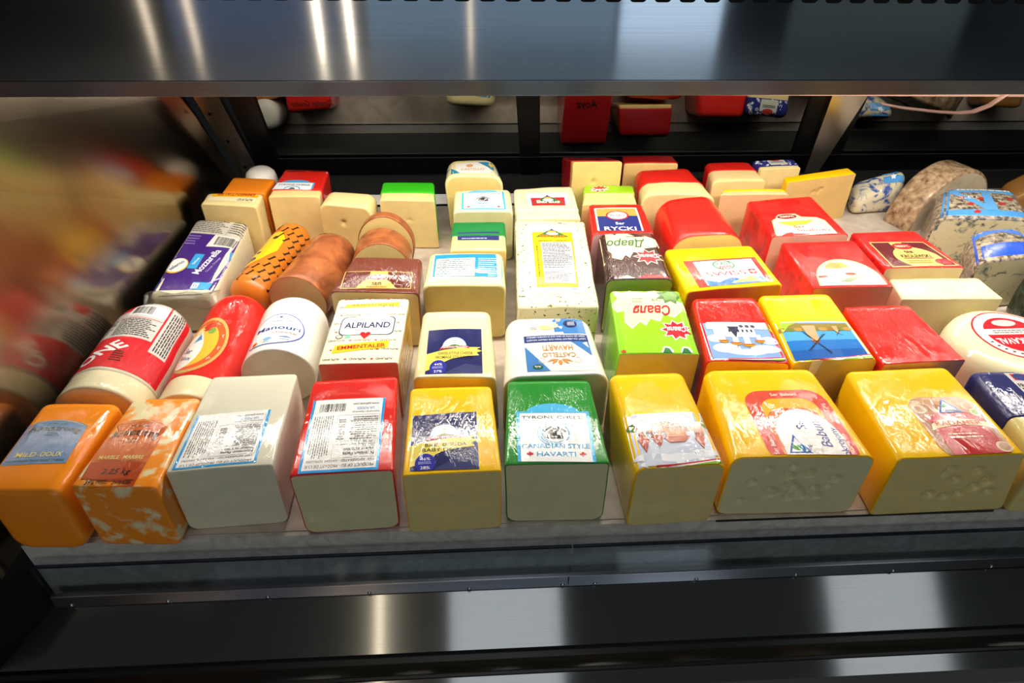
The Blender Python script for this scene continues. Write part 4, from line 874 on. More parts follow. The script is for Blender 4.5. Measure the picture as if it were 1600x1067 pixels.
# ---- second row
b = make_log((-.446, .607), (-.440, .800), .0535, .050, flat=.97, rf=.004, rbk=.03, bare=.034, seed=3, wob=.0022)
o = place_body(b, 'cheese_log', 'thick pale log in crinkled film with a red wrapper ending in letters ONE', wax('d9d0b8', .08, 5), wax('e6dcb4', .05, 5), rname='wrapper', pname='bare_cheese')
L = Lab(.12, .155); L.rect(0, 0, 1, .97, 'd21f2a', 0); L.rect(.02, .42, .74, .97, 'c9c6c0', 1); L.rect(.76, .30, .93, .97, 'c9c6c0', 1); L.rect(.26, .82, .44, .97, 'd21f2a', 2); L.rect(.40, .74, .74, .90, 'e8e8e6', 3); L.barcode(.43, .76, .62, .88, 5, lay=4); L.line(.02, .70, .76, .70, .0009, 'd21f2a', 3)
L.fine(.04, .44, .36, .69, 8, '4a4a4a', 2); L.fine(.38, .44, .73, .69, 10, '3a3a3a', 3); L.fine(.04, .72, .25, .95, 7, '4a4a4a', 4); L.fine(.78, .33, .92, .95, 6, '3a3a3a', 6, vert=True); L.rect(.37, .43, .374, .70, BLK, 3)
L.text('ONE', .40, .20, .12, 'f4f0ec', None, bold=.06, rot=50, lay=4); L.fine(.52, .08, .62, .22, 5, '3a1010', 8)
L.build(b, cyl_map(b, 168, 12, .038, .185), o, 'wrapper_print', inkf=lambda c: plain(c, .6, 0, .08, film=5), grid=.006)
b = make_log((-.347, .612), (-.338, .845), .0432, .042, flat=.98, rf=.003, rbk=.035, bare=.036, seed=5, wob=.001)
o = place_body(b, 'cheese_log', 'red waxed half log with an oval gold rimmed label, its cream front end bare', REDW, paste('e8dfb6', 1.2), rname='rind', pname='bare_cheese')
L = Lab(.085, .10); L.ell(.5, .5, .5, .5, 'c9a45c', 0, n=48); L.ell(.5, .5, .45, .45, 'e25a2c', 1, n=48); L.ell(.47, .48, .37, .38, 'e6b33a', 2, n=44); L.ell(.36, .38, .26, .30, 'f2ede0', 3, n=36)
L.text('Ser', .36, .40, .09, '2b2f80', .2, rot=-20, lay=5, bold=.02); L.text('Babuni', .36, .28, .07, '2b2f80', .3, rot=-20, lay=5); L.poly([(.34, .5), (.58, .54), (.48, .72)], 'dfe8ee', 4); L.poly([(.38, .53), (.54, .56), (.47, .67)], '4a86b8', 5)
L.ell(.55, .80, .12, .08, 'c23c28', 4, n=18); L.ell(.40, .74, .09, .06, 'e9d9a0', 4, n=18); L.ell(.64, .72, .07, .06, '6f9a3a', 4, n=18)
for a in (20, -10, -40, 60): L.text('Ser', .5 + .41 * math.cos(math.radians(a)), .5 + .41 * math.sin(math.radians(a)), .035, 'ffe7c8', None, rot=a - 90, lay=5)
L.build(b, cyl_map(b, 152, 60, .040, .155), o, grid=.006)
b = make_log((-.2545, .682), (-.2545, .820), .0475, .046, flat=.98, rf=.002, rbk=.028, seed=7, wob=.0006)
o = place_body(b, 'cheese_log', 'white cylinder of cheese with a blue outlined white label', wax('eceae4', .03, .6), paste('dbd3c0', .3), rname='film', pname='cut_face')
L = Lab(.076, .070)
def badge(k):
    pts = []
    for i in range(48):
        a = 2 * math.pi * i / 48; c, q = math.cos(a), math.sin(a)
        if c < 0 and q < 0: m_ = max(-c, -q); f_ = 1 + .75 * (1 / m_ - 1); c, q = c * f_, q * f_
        pts.append((.5 + .5 * k * c, .5 + .48 * k * q))
    return pts
L.poly(badge(1), '2b4a9a', 0); L.poly(badge(.95), 'dfe6f4', 1); L.poly(badge(.91), 'f6f5f2', 2)
L.text('TZAFETTAS', .55, .74, .05, '3a4a70', .38, lay=4); L.ell(.52, .86, .03, .03, '3a4a70', 3, n=10); L.text('Manouri', .52, .53, .13, '1d3f8c', .80, bold=.03, lay=4); L.text('cheese', .66, .38, .07, 'c8574a', .42, lay=4)
L.ell(.16, .14, .065, .06, 'e0902a', 3, n=14); L.ell(.16, .14, .04, .03, 'c0281c', 4, n=12); L.ell(.40, .2, .08, .05, '7fb4d8', 3, n=16); L.ell(.70, .22, .10, .04, '5a7ab8', 3, 0, 180, 16); L.fine(.33, .08, .48, .15, 2, '6a8ab0', 3); L.fine(.62, .14, .8, .19, 1, '6a8ab0', 3); L.line(.29, .08, .29, .26, .0003, '8a8a8a', 3); L.line(.55, .08, .55, .26, .0003, '8a8a8a', 3)
L.build(b, cyl_map(b, 140, 50, .010, .080), o, grid=.006)

b = block('B4', 'cheese_block', 'block wrapped in cream printed paper with mountain badge and yellow EMMENTALER strip', wax('efe5c4', .03, .8), paste('e8a183', .6), rt=.004, rb=.006, rf=.001, rname='wrapper', crown=.001)
L, mp = lab_on(b, 'B4'); L.rect(0, 0, 1, 1, 'f1e8c8', 0)
r_ = random.Random(2)
for i in range(8):
    for j in range(3):
        u, v = .14 + .34 * j + (.12 if i % 2 else 0), .05 + .128 * i
        if u < .98: L.text('ALPILAND', min(u, .87), v, .026, '30304a', .22, rot=180, bold=.02, lay=1); leaf(L, min(u, .87) - .16, v, .0022, RED, 1)
L.poly([(.12, .80), (.88, .83), (.88, .89), (.12, .86)], 'efc63a', 2); L.text('EMMENTALER', .5, .845, .03, 'c0392b', .6, lay=3, rot=180)
L.rrect(.13, .38, .87, .66, .008, '44506a', 2); L.rrect(.145, .39, .855, .65, .008, 'f4f1e8', 3); L.poly([(.30, .655), (.42, .70), (.47, .685), (.56, .755), (.64, .69), (.70, .70), (.80, .655)], 'f4f1e8', 3)
for p in (((.30, .655), (.42, .70)), ((.42, .70), (.47, .685)), ((.47, .685), (.56, .755)), ((.56, .755), (.64, .69)), ((.64, .69), (.70, .70)), ((.70, .70), (.80, .655)), ((.5, .66), (.56, .72)), ((.56, .72), (.6, .67)), ((.38, .66), (.43, .68))): L.line(*p[0], *p[1], .0006, '44506a', 4)
L.text('ALPILAND', .5, .53, .085, '26355e', .62, bold=.04, lay=5); L.text('TRADITIONAL TASTE', .5, .455, .022, '44506a', .34, lay=5)
L.poly([(.5 + .075 * x, .375 + .05 * y) for x, y in ((0, -1), (.6, -.2), (.95, .35), (.85, .85), (.5, 1), (.15, .85), (0, .55), (-.15, .85), (-.5, 1), (-.85, .85), (-.95, .35), (-.6, -.2))], 'b8242c', 5)
L.poly([(.12, .13), (.84, .20), (.84, .30), (.14, .24)], 'f2c42a', 3); L.text('EMMENTALER', .49, .218, .052, 'b4281e', .62, bold=.03, rot=4.5, lay=5)
L.ell(.16, .36, .05, .03, '6b5a48', 3, n=16); L.ell(.16, .36, .035, .02, 'f1e8c8', 4, n=14); L.rect(.24, .34, .31, .385, '7cc0a0', 3); L.ell(.16, .965, .05, .022, '6b5a48', 3, n=16); L.rect(.25, .95, .32, .985, '4aa07a', 3)
L.build(b, mp, b.obj)
L = Lab(.13, .08); L.rect(0, 0, 1, 1, 'e2b84a', 0)
for i in range(5):
    for j in range(4): L.text('ALPILAND', .14 + .25 * j + (.1 if i % 2 else 0) - .05, .1 + .2 * i, .06, '30304a', .18, bold=.02, lay=1)
L.rect(0, .0, 1, .04, '3a3226', 1); L.rect(.3, .45, .6, .7, 'f1e8c8', 2); L.text('EMMENTALER', .45, .57, .08, 'b4281e', .26, bold=.03, lay=3)
L.build(b, side_map(b, .006, .136, .008, .088), b.obj, 'side_print')
b = block('B5', 'cheese_block', 'ivory block behind the yellow gouda with a navy Swiss-style cheese label', CRM, paste('e9c56a', .5), rt=.008, rb=.012, rf=.002, crown=.003, bot=((0, 0), (.004, 0), (.01, 0), (0, 0)))
L, mp = lab_on(b, 'B5'); ammer(L, 'SWISS-STYLE CHEESE', 'FROMAGE STYLE SUISSE', '44%', '27%'); L.build(b, mp, b.obj)
b = block('B6', 'cheese_block', 'white rounded block behind the green one with upside down blue cornered havarti label', wax('e9e6da', .04, 1.0), paste('dcd6b4', .6), rt=.020, rb=.012, rf=.002, crown=.002, rbk=.02)
L, mp = lab_on(b, 'B6', True)
L.rect(0, 0, 1, 1, 'e4e1da', 0); L.poly([(0, 0), (0, .62), (0, .62), (.62, 0)], 'e4e1da', 1); L.rect(0, .0, .5, .30, '3f79b8', 1); L.poly([(0, .3), (.5, .3), (.34, .0), (0, 0)], '3f79b8', 1); L.rect(0, .03, .36, .34, '3f79b8', 2)
L.poly([(0, .40), (.38, .40), (.0, .74)], '3f79b8', 2); L.poly([(1, .56), (1, 1), (.66, 1)], '3f79b8', 2); L.rect(.0, .36, 1, .49, '243c78', 3)
L.text('LIGHT 25% LESS FAT THAN OUR CREAMY HAVARTI', .5, .45, .03, 'e8ecf4', .92, lay=5); L.text('LEGER 25% MOINS DE GRAS QUE LE HAVARTI CREMEUX', .5, .395, .03, 'e8ecf4', .92, lay=5)
L.text('HAVARTI', .5, .605, .10, 'd9863f', .46, lay=5, bold=.02); L.text('DANISH CHEESE', .5, .53, .025, 'b88a5a', .3, lay=5); L.text('CASTELLO', .5, .73, .08, 'c08a50', .5, lay=5, bold=.01)
for s_ in (-1, 1):
    L.poly([(.5 + s_ * .02, .80), (.5 + s_ * .12, .80), (.5 + s_ * .2, .85), (.5 + s_ * .1, .83), (.5 + s_ * .13, .89), (.5 + s_ * .05, .85)], 'c88a48', 4); L.arc(.5 + s_ * .27, .82, .05, .05, .008, 'c9b494', 4, 0, 300, 14)
L.ell(.5, .86, .03, .04, 'c88a48', 4, n=12); L.ell(.84, .93, .075, .045, '1f5a46', 4, n=20); L.text('Arla', .84, .93, .035, 'ffffff', .09, lay=6)
L.ell(.22, .14, .11, .08, '23305e', 4, n=22); L.fine(.15, .1, .29, .18, 3, 'c8d0e8', 2, lay=6); L.ell(.62, .2, .14, .05, 'd8c48a', 4, n=18); L.ell(.5, .17, .08, .05, 'e8d8a4', 5, n=14); L.star(.84, .22, .009, 11, .8, 'dcd8d2', 4); L.fine(.78, .19, .9, .25, 2, '8a6a5a', 3, lay=5)
L.build(b, mp, b.obj)
def svalya(L, main, splash, dark, word, seed=1, burst=(.72, .33), mainpos=(.5, .62), wordc='4a4a3a', text='\u0421\u0432\u0430\u043b\u044f'):
    L.rect(0, 0, 1, 1, main, 0); r = random.Random(seed); n = 26; pts = []
    for i in range(n):
        a = 2 * math.pi * i / n; q = (1.0 if i % 2 else .72) * r.uniform(.82, 1.1); pts.append((min(.99, max(.01, .42 + .62 * q * math.cos(a))), min(.99, max(.01, .66 + .36 * q * math.sin(a)))))
    L.poly([(min(1, max(0, .42 + (u - .42) * 1.07)), min(1, max(0, .66 + (v - .66) * 1.07))) for u, v in pts], 'f4f2e4', 1); L.poly(pts, splash, 2)
b = block('B7', 'cheese_block', 'lime green wrapped block with cream splash and red star, its lettering upside down', wax('84c61c', .08, .9), P_YEL, rt=.004, rb=.006, rf=.001, rname='wrapper', bot=((-.004, 0), (.0, 0), (0, 0), (-.004, 0)))
L, mp = lab_on(b, 'B7')
L.rect(0, 0, 1, 1, '8ecb1e', 0)
sp = [(0, .72), (.06, .60), (.16, .62), (.14, .45), (.22, .36), (.34, .46), (.40, .40), (.48, .50), (.60, .46), (.66, .56), (.80, .52), (.92, .62), (1, .60), (.96, .74), (.86, .78), (.9, .9), (.74, .84), (.66, .98), (.46, .9), (.40, 1), (.3, 1), (.18, .9), (.02, .97), (.1, .82)]
L.poly([(.47 + (u - .47) * 1.04, .68 + (v - .68) * 1.06) for u, v in sp], 'f6f6ea', 1); L.poly(sp, 'ded6a6', 2)
L.star(.83, .86, .021, 8, .62, '3c6a2a', 3); L.star(.83, .86, .015, 5, .6, '5d8a38', 4)
L.text('\u0421\u0432\u0430\u043b\u044f', .52, .62, .15, 'b4202c', .52, bold=.05, rot=180, lay=5, shear=.25); L.text('\u0421\u042b\u0420', .62, .79, .05, '4a5a50', .14, rot=180, lay=5); L.fine(.28, .75, .46, .83, 3, '6a7a68', 2)
L.star(.79, .32, .0225, 9, .66, 'f4ecdc', 4); L.star(.79, .32, .0195, 9, .64, 'c8202c', 5); L.text('\u0421\u0432\u0430\u043b\u044f', .79, .33, .07, 'ffffff', .25, bold=.04, rot=180, lay=7, shear=.2)
for u, s_ in ((.52, -1), (.76, 1)): L.poly([(u, 0), (u + .05, .09), (u + .12, .08), (u + .16, .03), (u + .15, 0)], 'f2f2e8', 3); L.poly([(u + .02, 0), (u + .06, .07), (u + .11, .06), (u + .14, .0)], '1f6a34', 4)
L.star(.02, .97, .004, 5, .5, RED, 4); L.star(.05, .02, .004, 5, .5, RED, 4)
L.build(b, mp, b.obj)
b = block('B8', 'cheese_block', 'red waxed block with an upside down picture of a white church with golden domes', REDW, paste('efb94a', .5), rt=.008, rb=.008, rf=.001)
L, mp = lab_on(b, 'B8', True); picture(L, '7ea3d8', '', 'church'); L.build(b, mp, b.obj)
b = block('B9', 'cheese_block', 'yellow waxed block with an upside down windmill and blue sky picture', YEL, P_YEL, rt=.008, rb=.008, rf=.001)
L, mp = lab_on(b, 'B9', True); picture(L, '4f9fdc', '', 'mill'); L.build(b, mp, b.obj)
block('B10', 'cheese_block', 'plain red waxed block without label, between the windmill block and the round white wheel', wax('d8231a', .12, 2.6), paste('c9a0a0', .5), rt=.003, rb=.006, rf=.001, bot=((0, 0), (-.006, 0), (0, 0), (0, 0)))
prof = [(.070, 0), (.078, .002), (.084, .008), (.0875, .02), (.0885, .035), (.087, .048), (.083, .059), (.077, .0655), (.070, .0685), (.060, .0695), (.05, .070), (.03, .0702), (.012, .0702)]
prof = [(r_ * .975, z_) for r_, z_ in prof]
b = make_lathe(.742, .694, prof, seed=4)
o = place_body(b, 'round_cheese', 'round pale cheese wheel lying flat with a red and white ring label', wax('e6dfb6', .05, .7), wax('e6dfb6', .05, .7), rname='cheese')
L = Lab(.108, .108); L.ell(.5, .5, .5, .5, 'c8202c', 0, n=60); L.ell(.5, .5, .475, .475, 'dcdcda', 1, n=60); L.ell(.5, .5, .36, .36, 'c8202c', 2, n=50); L.rect(.08, .50, .92, .62, 'd4d4d2', 3); L.ell(.5, .74, .16, .07, 'e8c8c0', 3, n=24)
L.text('KASHKAVAL', .5, .36, .12, 'f2eeee', .62, rot=180, bold=.04, lay=5); L.fine(.25, .52, .75, .60, 2, '7a7a7a', 2, lay=4)
for a in range(200, 345, 12): L.rect(.5 + .415 * math.cos(math.radians(a)) - .018, .5 + .415 * math.sin(math.radians(a)) - .012, .5 + .415 * math.cos(math.radians(a)) + .018, .5 + .415 * math.sin(math.radians(a)) + .012, '5a3a3a', 3)
L.rect(.62, .0, .92, .12, '2a2a2a', 4); L.text('SOUL', .77, .06, .06, 'f0f0f0', .2, lay=6)
L.build(b, lambda u, v, lift: b.bvh.ray_cast(Vector((.004 + (u - .5) * .108, .012 + (v - .5) * .108, 1)), Vector((0, 0, -1)))[0] + Vector((0, 0, lift)), o)

# ---- third row
b = block('C1', 'mozzarella_pack', 'purple wrapped mozzarella brick in a vacuum pack, leaning by the steel end wall', wax('e2dcc0', .05, 1.2), wax('e2dcc0', .05, 1.2), rt=.010, rb=.008, rf=.008, rbk=.01, crown=.003, wob=.001, rname='cheese')
b.obj['category'] = 'cheese'
L, mp = lab_on(b, 'C1')
L.rrect(0, 0, 1, 1, .004, '3f1d7c', 0); L.rect(.06, .70, .94, .94, 'c8c3b8', 1)
L.fine(.08, .72, .62, .93, 9, '5a564e', 3); L.fine(.66, .74, .92, .93, 6, '5a564e', 4); L.rect(.64, .71, .645, .94, '3f1d7c', 2); L.poly([(.46, .54), (.90, .56), (.92, .70), (.50, .70)], 'e0ddd4', 2); L.barcode(.56, .57, .86, .68, 6, lay=3)
L.fine(.06, .55, .3, .68, 4, '8f74c0', 5); L.rect(.0, .0, .05, .2, '2f8fd8', 1); L.poly([(.93, .34), (1, .34), (1, .55), (.86, .52)], '2f8fd8', 1)
L.arc(.5, .28, .47, .26, .02, 'b9a8d8', 2, -80, 40, 20); L.arc(.5, .28, .47, .26, .02, 'b9a8d8', 2, 150, 215, 12)
L.ell(.20, .30, .17, .085, 'e8b83a', 3, n=30); L.ell(.195, .305, .155, .075, 'f4f2ea', 4, n=30); L.text('salerno', .19, .305, .035, '2b3f90', .26, bold=.03, lay=6, rot=55)
L.rect(.38, .27, .53, .44, '2f9fd8', 3); L.text('Deluxe', .455, .355, .02, 'ffffff', None, rot=79, lay=5)
L.text('Mozzarella', .62, .36, .052, 'f4f2f8', None, rot=79, bold=.03, lay=5); L.text('Cheese - Fromage', .74, .33, .018, 'b9a8d8', None, rot=79, lay=5)
L.rect(.62, .035, .90, .115, '3fa4e0', 3); L.rect(.62, .045, .72, .105, 'f0f0f0', 4); L.text('35', .67, .075, .04, '2f7fc0', .07, lay=6)
L.build(b, mp, b.obj, inkf=lambda c: plain(c, .4, film=2), name='wrapper_print')
# clear flap of the vacuum bag hanging over the front
h_, q_ = TOP['C1']; x0_, x1_, yf_ = q_[0][0] - .002, q_[1][0] + .012, q_[0][1]
vs, fs = [], []
nn = 16
for i in range(nn + 1):
    u = i / nn; x = x0_ + (x1_ - x0_) * u - b.loc[0]
    for j, (dy, z) in enumerate(((.004, .0725), (-.006, .071), (-.014, .066), (-.020, .060))): vs.append((x, yf_ - b.loc[1] + dy + .002 * math.sin(9 * u + j), z + .002 * math.sin(14 * u + j * 2)))
for i in range(nn):
    for j in range(3): fs.append([i * 4 + j, i * 4 + j + 1, i * 4 + 5 + j, i * 4 + 4 + j])
fm = glass('bag_film', 'f4f4f0', .3, .3)
o = meshobj('bag_flap', vs, fs, fm, b.obj, smooth=True)
sm = o.modifiers.new('thickness', 'SOLIDIFY'); sm.thickness = .0006

tig = wax('d97a22', .08, 1.3)
b = make_log((-.345, .872), (-.306, 1.082), .0325, .031, flat=1.06, rf=.02, rbk=.028, seed=9, wob=.0008)
o = place_body(b, 'cheese_log', 'slim orange log pack with black stroke marks and a yellow patch', tig, tig, rname='wrapper')
L = Lab(.10, .20); L.poly([(0, .16), (.3, .20), (.5, .32), (.66, .50), (.64, .70), (.5, .82), (.25, .8), (0, .76)], 'f2c21e', 0)
L.text('Naturally good cheese', .16, .46, .018, BLK, None, rot=88, lay=2); L.ell(.46, .70, .05, .03, BLK, 1, n=14); L.ell(.36, .44, .045, .022, BLK, 1, n=14); L.ell(.30, .33, .11, .035, '2a2a2a', 1, n=20)
for i in range(7):
    for j in range(9):
        u, v = .04 + .15 * i, .02 + .108 * j + (.05 if i % 2 else 0)
        inside = u < .75 and .12 < v < .82 and u < .30 + .40 * math.sin(math.pi * max(0, min(1, (v - .16) / .66)))
        if v < .93 and not inside: L.line(u, v, u + .055, v + .066, .0030, '221a12', 1); L.line(u - .03, v + .006, u + .02, v - .006, .0024, '221a12', 1); L.line(u + .03, v + .07, u + .075, v + .06, .0024, '221a12', 1)
L.build(b, cyl_map(b, 172, 12, .012, .195), o, 'wrapper_print', grid=.008)
smoke = two('smoked_rind', '74381e', 'b4683a', 34, .48, .22, 4, .8, film=1.2)
b = make_log((-.262, .855), (-.228, 1.022), .0455, .040, flat=.98, rf=.002, rbk=.03, seed=11)
o = place_body(b, 'cheese_log', 'long smoked brown log lying behind the white cylinder', smoke, paste('d9b57c', .5), pname='cut_face')
L = Lab(.03, .008); L.text('smoked', .5, .5, .9, '2a1a12', .9, rot=180, bold=.03); L.build(b, cyl_map(b, 120, 80, .145, .153), o, 'marking')
b = block('C4', 'cheese_block', 'dark brown block in glossy film with a black and gold SER label', wax('6e3426', .15, 1.6), paste('d8bd86', .6), rt=.007, rb=.01, rf=.002, crown=.002)
L, mp = lab_on(b, 'C4'); L.rect(0, 0, 1, 1, 'd8b56a', 0); L.rect(.012, .03, .988, .97, '5a2418', 1); L.poly([(.22, 0)] + [(.22 + .56 * i / 20, .60 * math.sin(math.pi * i / 20) ** .7 + (.03 if i % 2 else 0)) for i in range(1, 20)] + [(.78, 0)], 'dcae5a', 2)
L.rect(.38, .3, .64, .98, 'dcae5a', 3); L.ell(.51, .62, .14, .20, 'e8d8b0', 4, n=24); L.ell(.51, .62, .13, .17, 'a8202a', 5, n=24); L.text('SIERPC', .51, .62, .14, 'f4e8d8', .2, lay=7, bold=.02); L.text('SER', .51, .26, .16, '2a1a10', .15, bold=.04, lay=5); L.text('WEDZONY', .51, .08, .1, '2a1a10', .3, lay=5)
L.build(b, mp, b.obj)
# two pieces of one smaller smoked log
b = make_log((-.146, .935), (-.146, .990), .0465, .0465, flat=1.03, rf=.002, rbk=.006, seed=13)
place_body(b, 'cheese_log', 'short smoked brown log piece behind the dark brown block', smoke, paste('e3cc86', .5), pname='cut_face')
b = make_log((-.143, .994), (-.141, 1.014), .0470, .0470, flat=1.19, rf=.002, rbk=.006, seed=14)
place_body(b, 'cheese_slice', 'upright round slice of smoked cheese with pale yellow face', smoke, paste('e3cc86', .5), pname='cut_face')
b = block('C5', 'cheese_block', 'ivory yellow block with a blue edged upside down nutrition label, behind the Swiss-style block', wax('e8dda6', .05, 1.1), paste('e2cf86', .6), rt=.010, rb=.010, rf=.003, crown=.003)
L, mp = lab_on(b, 'C5'); L.rect(0, 0, 1, 1, '1f86b0', 0); L.rect(.03, .02, .60, .80, 'e6e9e8', 1); L.fine(.05, .06, .56, .76, 8, '6a7a80', 3); L.fine(.65, .1, .95, .8, 8, 'a8d0e0', 4); L.line(.05, .62, .58, .62, .0005, '555555', 2); L.line(.05, .4, .58, .4, .0005, '555555', 2)
L.build(b, mp, b.obj)
jal = two('jalapeno_cheese', '4a5426', 'e6dcb2', 210, 0.335, 0.015, 1, 0.3, film=3)
def baraus(L, main, rows=True):
    L.rect(0, 0, 1, 1, 'f2f2ee', 0); L.rect(.06, .04, .94, .90, '5a5a8a', 1); L.rect(.07, .048, .93, .892, 'f6f6f2', 2); L.rect(.10, .06, .90, .88, main, 3)
def mountain(L, u, v, w, h, word):
    L.poly([(u - w, v), (u + w, v), (u + w * .55, v + h * .45), (u, v + h), (u - w * .55, v + h * .45)], '2f6a3c', 4); L.poly([(u - w * .3, v + h * .5), (u + w * .3, v + h * .5), (u, v + h * 1.05)], '22406a', 5); L.ell(u, v + h * .5, w * .25, h * .28, 'f0a828', 6, 0, 180, 14)
    L.ell(u, v + h * .38, w * .35, h * .16, 'f0f0ea', 7, n=18); L.text(word, u, v + h * .16, h * .38, 'b87a18' if h < .2 else 'f4f0e0', w * 1.5, bold=.05, lay=8)
b = block('C6', 'cheese_block', 'long cream block flecked with green, with a tall yellow jalapeno label', jal, jal, rt=.004, rb=.004, rf=.004, rbk=.005, wob=.0015, rname='cheese')
L, mp = lab_on(b, 'C6'); baraus(L, 'f0c81e'); mountain(L, .5, .80, .34, .13, 'Baraus'); L.text('Jalapeno - Jalapeno', .52, .745, .022, '3a2a10', .62, bold=.02, lay=5)
L.rect(.26, .12, .86, .72, 'c9c9cc', 4); L.fine(.28, .32, .84, .71, 16, '55555c', 5, lay=5); L.fine(.28, .14, .84, .28, 7, '66666c', 6, lay=5)
for v in (.66, .58, .5, .42, .31): L.line(.27, v, .85, v, .0004, '333333', 5)
L.fine(.15, .2, .20, .7, 1, '8a6a10', 7, vert=True, lay=5); L.fine(.2, .075, .5, .1, 2, '6a5010', 3, lay=5); L.rect(.87, .12, .89, .72, 'b8922a', 4); L.fine(.72, .08, .86, .095, 1, '6a5010', 4, lay=5)
L.build(b, mp, b.obj)
b = block('C7', 'cheese_block', 'block in dark brown and cream swirled film with upside down green word and red star', wax('3a2420', .2, 1.5), paste('cdd39a', .5), rt=.010, rb=.008, rf=.001, rname='wrapper')
L, mp = lab_on(b, 'C7'); L.rect(0, 0, 1, 1, '3b2522', 0)
L.poly([(0, .30), (0, .98), (.1, 1), (.2, .96), (.26, .90), (.36, 1), (.5, .93), (.62, .86), (.78, .88), (.95, .80), (.97, .64), (.7, .6), (.62, .50), (.5, .52), (.42, .40), (.36, .46), (.28, .36), (.1, .42)], 'e3dbb4', 1)
L.poly([(.12, .30), (.14, .5), (.06, .58), (.10, .42)], '5a3a30', 2); L.poly([(.66, .90), (1, .84), (1, 1), (.5, 1)], '7a3a2c', 1)
L.text('\u0414\u0432\u0430\u0440\u043e', .42, .70, .15, '2f6a34', .66, bold=.03, rot=180, lay=4, shear=.3); L.fine(.45, .84, .8, .88, 1, '4a3a30', 4); L.text('\u0421\u042b\u0420', .1, .84, .04, '6a5040', .1, rot=180, lay=4)
L.star(.72, .42, .024, 9, .62, 'f0e4d0', 3); L.star(.72, .42, .021, 9, .6, 'c8242c', 4); L.text('\u0421\u0432\u0430\u043b\u044f', .72, .43, .07, 'ffffff', .30, rot=180, bold=.04, lay=6, shear=.2)
L.poly([(.2, .0), (.3, .06), (.42, .0)], 'e3dbb4', 2); L.poly([(.45, .0), (.6, .07), (.9, .05), (.95, 0)], 'a82a28', 2)
L.build(b, mp, b.obj, inkf=lambda c: plain(c, .4, film=1.5))
b = block('C8', 'cheese_block', 'yellow waxed block with a red and white SWISS label under streaked film', YEL, paste('d9a283', .5), rt=.007, rb=.008, rf=.002)
L, mp = lab_on(b, 'C8'); L.rect(0, 0, 1, 1, 'c8403a', 0); L.rect(.12, .04, .93, .93, 'e6e8e8', 1); L.poly([(.14, 0), (.93, 0), (.9, .22), (.7, .14), (.5, .26), (.3, .12), (.14, .24)], '3a70b8', 2); L.poly([(.45, .06), (.85, .06), (.8, .26), (.6, .18)], 'e0c060', 3)
L.arc(.5, .74, .15, .19, .02, '2a8a4a', 3, 300, 620, 24); L.text('EAST', .52, .80, .13, '2a7a44', .2, bold=.03, lay=4); L.text('WEST', .50, .64, .13, RED, .2, bold=.03, lay=4); L.text('45 % MF', .82, .76, .1, '55806a', .18, lay=4); L.text('SWISS', .46, .42, .17, 'b8323a', .54, lay=4, bold=.01); L.rect(.78, .34, .88, .52, RED, 3); L.rect(.82, .38, .84, .48, 'ffffff', 4); L.rect(.795, .41, .865, .45, 'ffffff', 4); L.text('cheese fromage suisse emmental', .58, .25, .06, 'c0504a', .6, lay=5)
L.build(b, mp, b.obj)
redm = two('red_mottled_wrap', 'a81512', 'dc2620', 38, 0.42, 0.12, 3, 1.0, film=1.2, rough=.4)
b = block('C9', 'cheese_block', 'mottled red block with an arched pale label showing chives', redm, paste('dfb09a', .5), rt=.004, rb=.006, rf=.001)
L, mp = lab_on(b, 'C9'); L.poly([(0, 0)] + [(.5 - .5 * math.cos(math.pi * i / 20), .30 + .68 * math.sin(math.pi * i / 20)) for i in range(21)] + [(1, 0)], 'cfb98a', 0); L.poly([(.03, 0)] + [(.5 - .47 * math.cos(math.pi * i / 20), .30 + .62 * math.sin(math.pi * i / 20)) for i in range(21)] + [(.97, 0)], 'efe3b8', 1)
L.rect(.03, 0, .97, .2, 'efefea', 2); L.poly([(.15, .6), (.6, .66), (.52, .84), (.3, .86)], 'e0a84a', 2); L.fine(.2, .6, .5, .82, 5, '8a6030', 4); L.ell(.55, .40, .09, .05, 'c04a40', 3, n=18)
for k in range(9): L.line(.30 + .02 * k, .10, .62 + .02 * k, .34 + .02 * (k % 3), .0006, '6a8a3a', 4)
L.rect(.03, .28, .17, .36, 'c02a2a', 3); L.ell(.70, .3, .07, .05, 'e0d0a0', 3, n=14)
L.build(b, mp, b.obj)
b = block('C10', 'cheese_block', 'mottled red block with a burgundy and gold rectangular label', redm, paste('ecdcae', .5), rt=.004, rb=.006, rf=.001, holes=((-.1, .8, .003), (.1, .78, .002), (.6, .84, .002)), fstep=.004)
L, mp = lab_on(b, 'C10'); L.rect(0, 0, 1, 1, 'd8b878', 0); L.rect(.02, .03, .98, .97, '5e1a20', 1); L.ell(.55, .36, .36, .42, 'e2c06a', 2, n=36); L.rect(.34, .6, .56, .98, 'e2c06a', 2); L.ell(.5, .80, .17, .13, 'b8242c', 4, n=24); L.text('SIERPC', .5, .80, .08, 'f0e0c0', .24, lay=6, bold=.02)
L.text('SER', .50, .56, .10, '2a1a10', .16, bold=.04, lay=5); L.text('KROLEWSKI', .53, .40, .12, '2a1a10', .48, bold=.03, lay=5); L.rect(.3, .29, .78, .32, 'c03030', 4); L.ell(.86, .16, .13, .12, '9a2028', 4, n=20); L.fine(.3, .1, .7, .24, 2, 'b07830', 4, lay=5)
L.build(b, mp, b.obj)
block('C11', 'cheese_block', 'low plain cream block under shiny film, lying between the red blocks and the round wheel', wax('e4d8ae', .05, 1.3), wax('e4d8ae', .05, 1.3), rt=.003, rb=.005, rf=.002, rname='cheese')

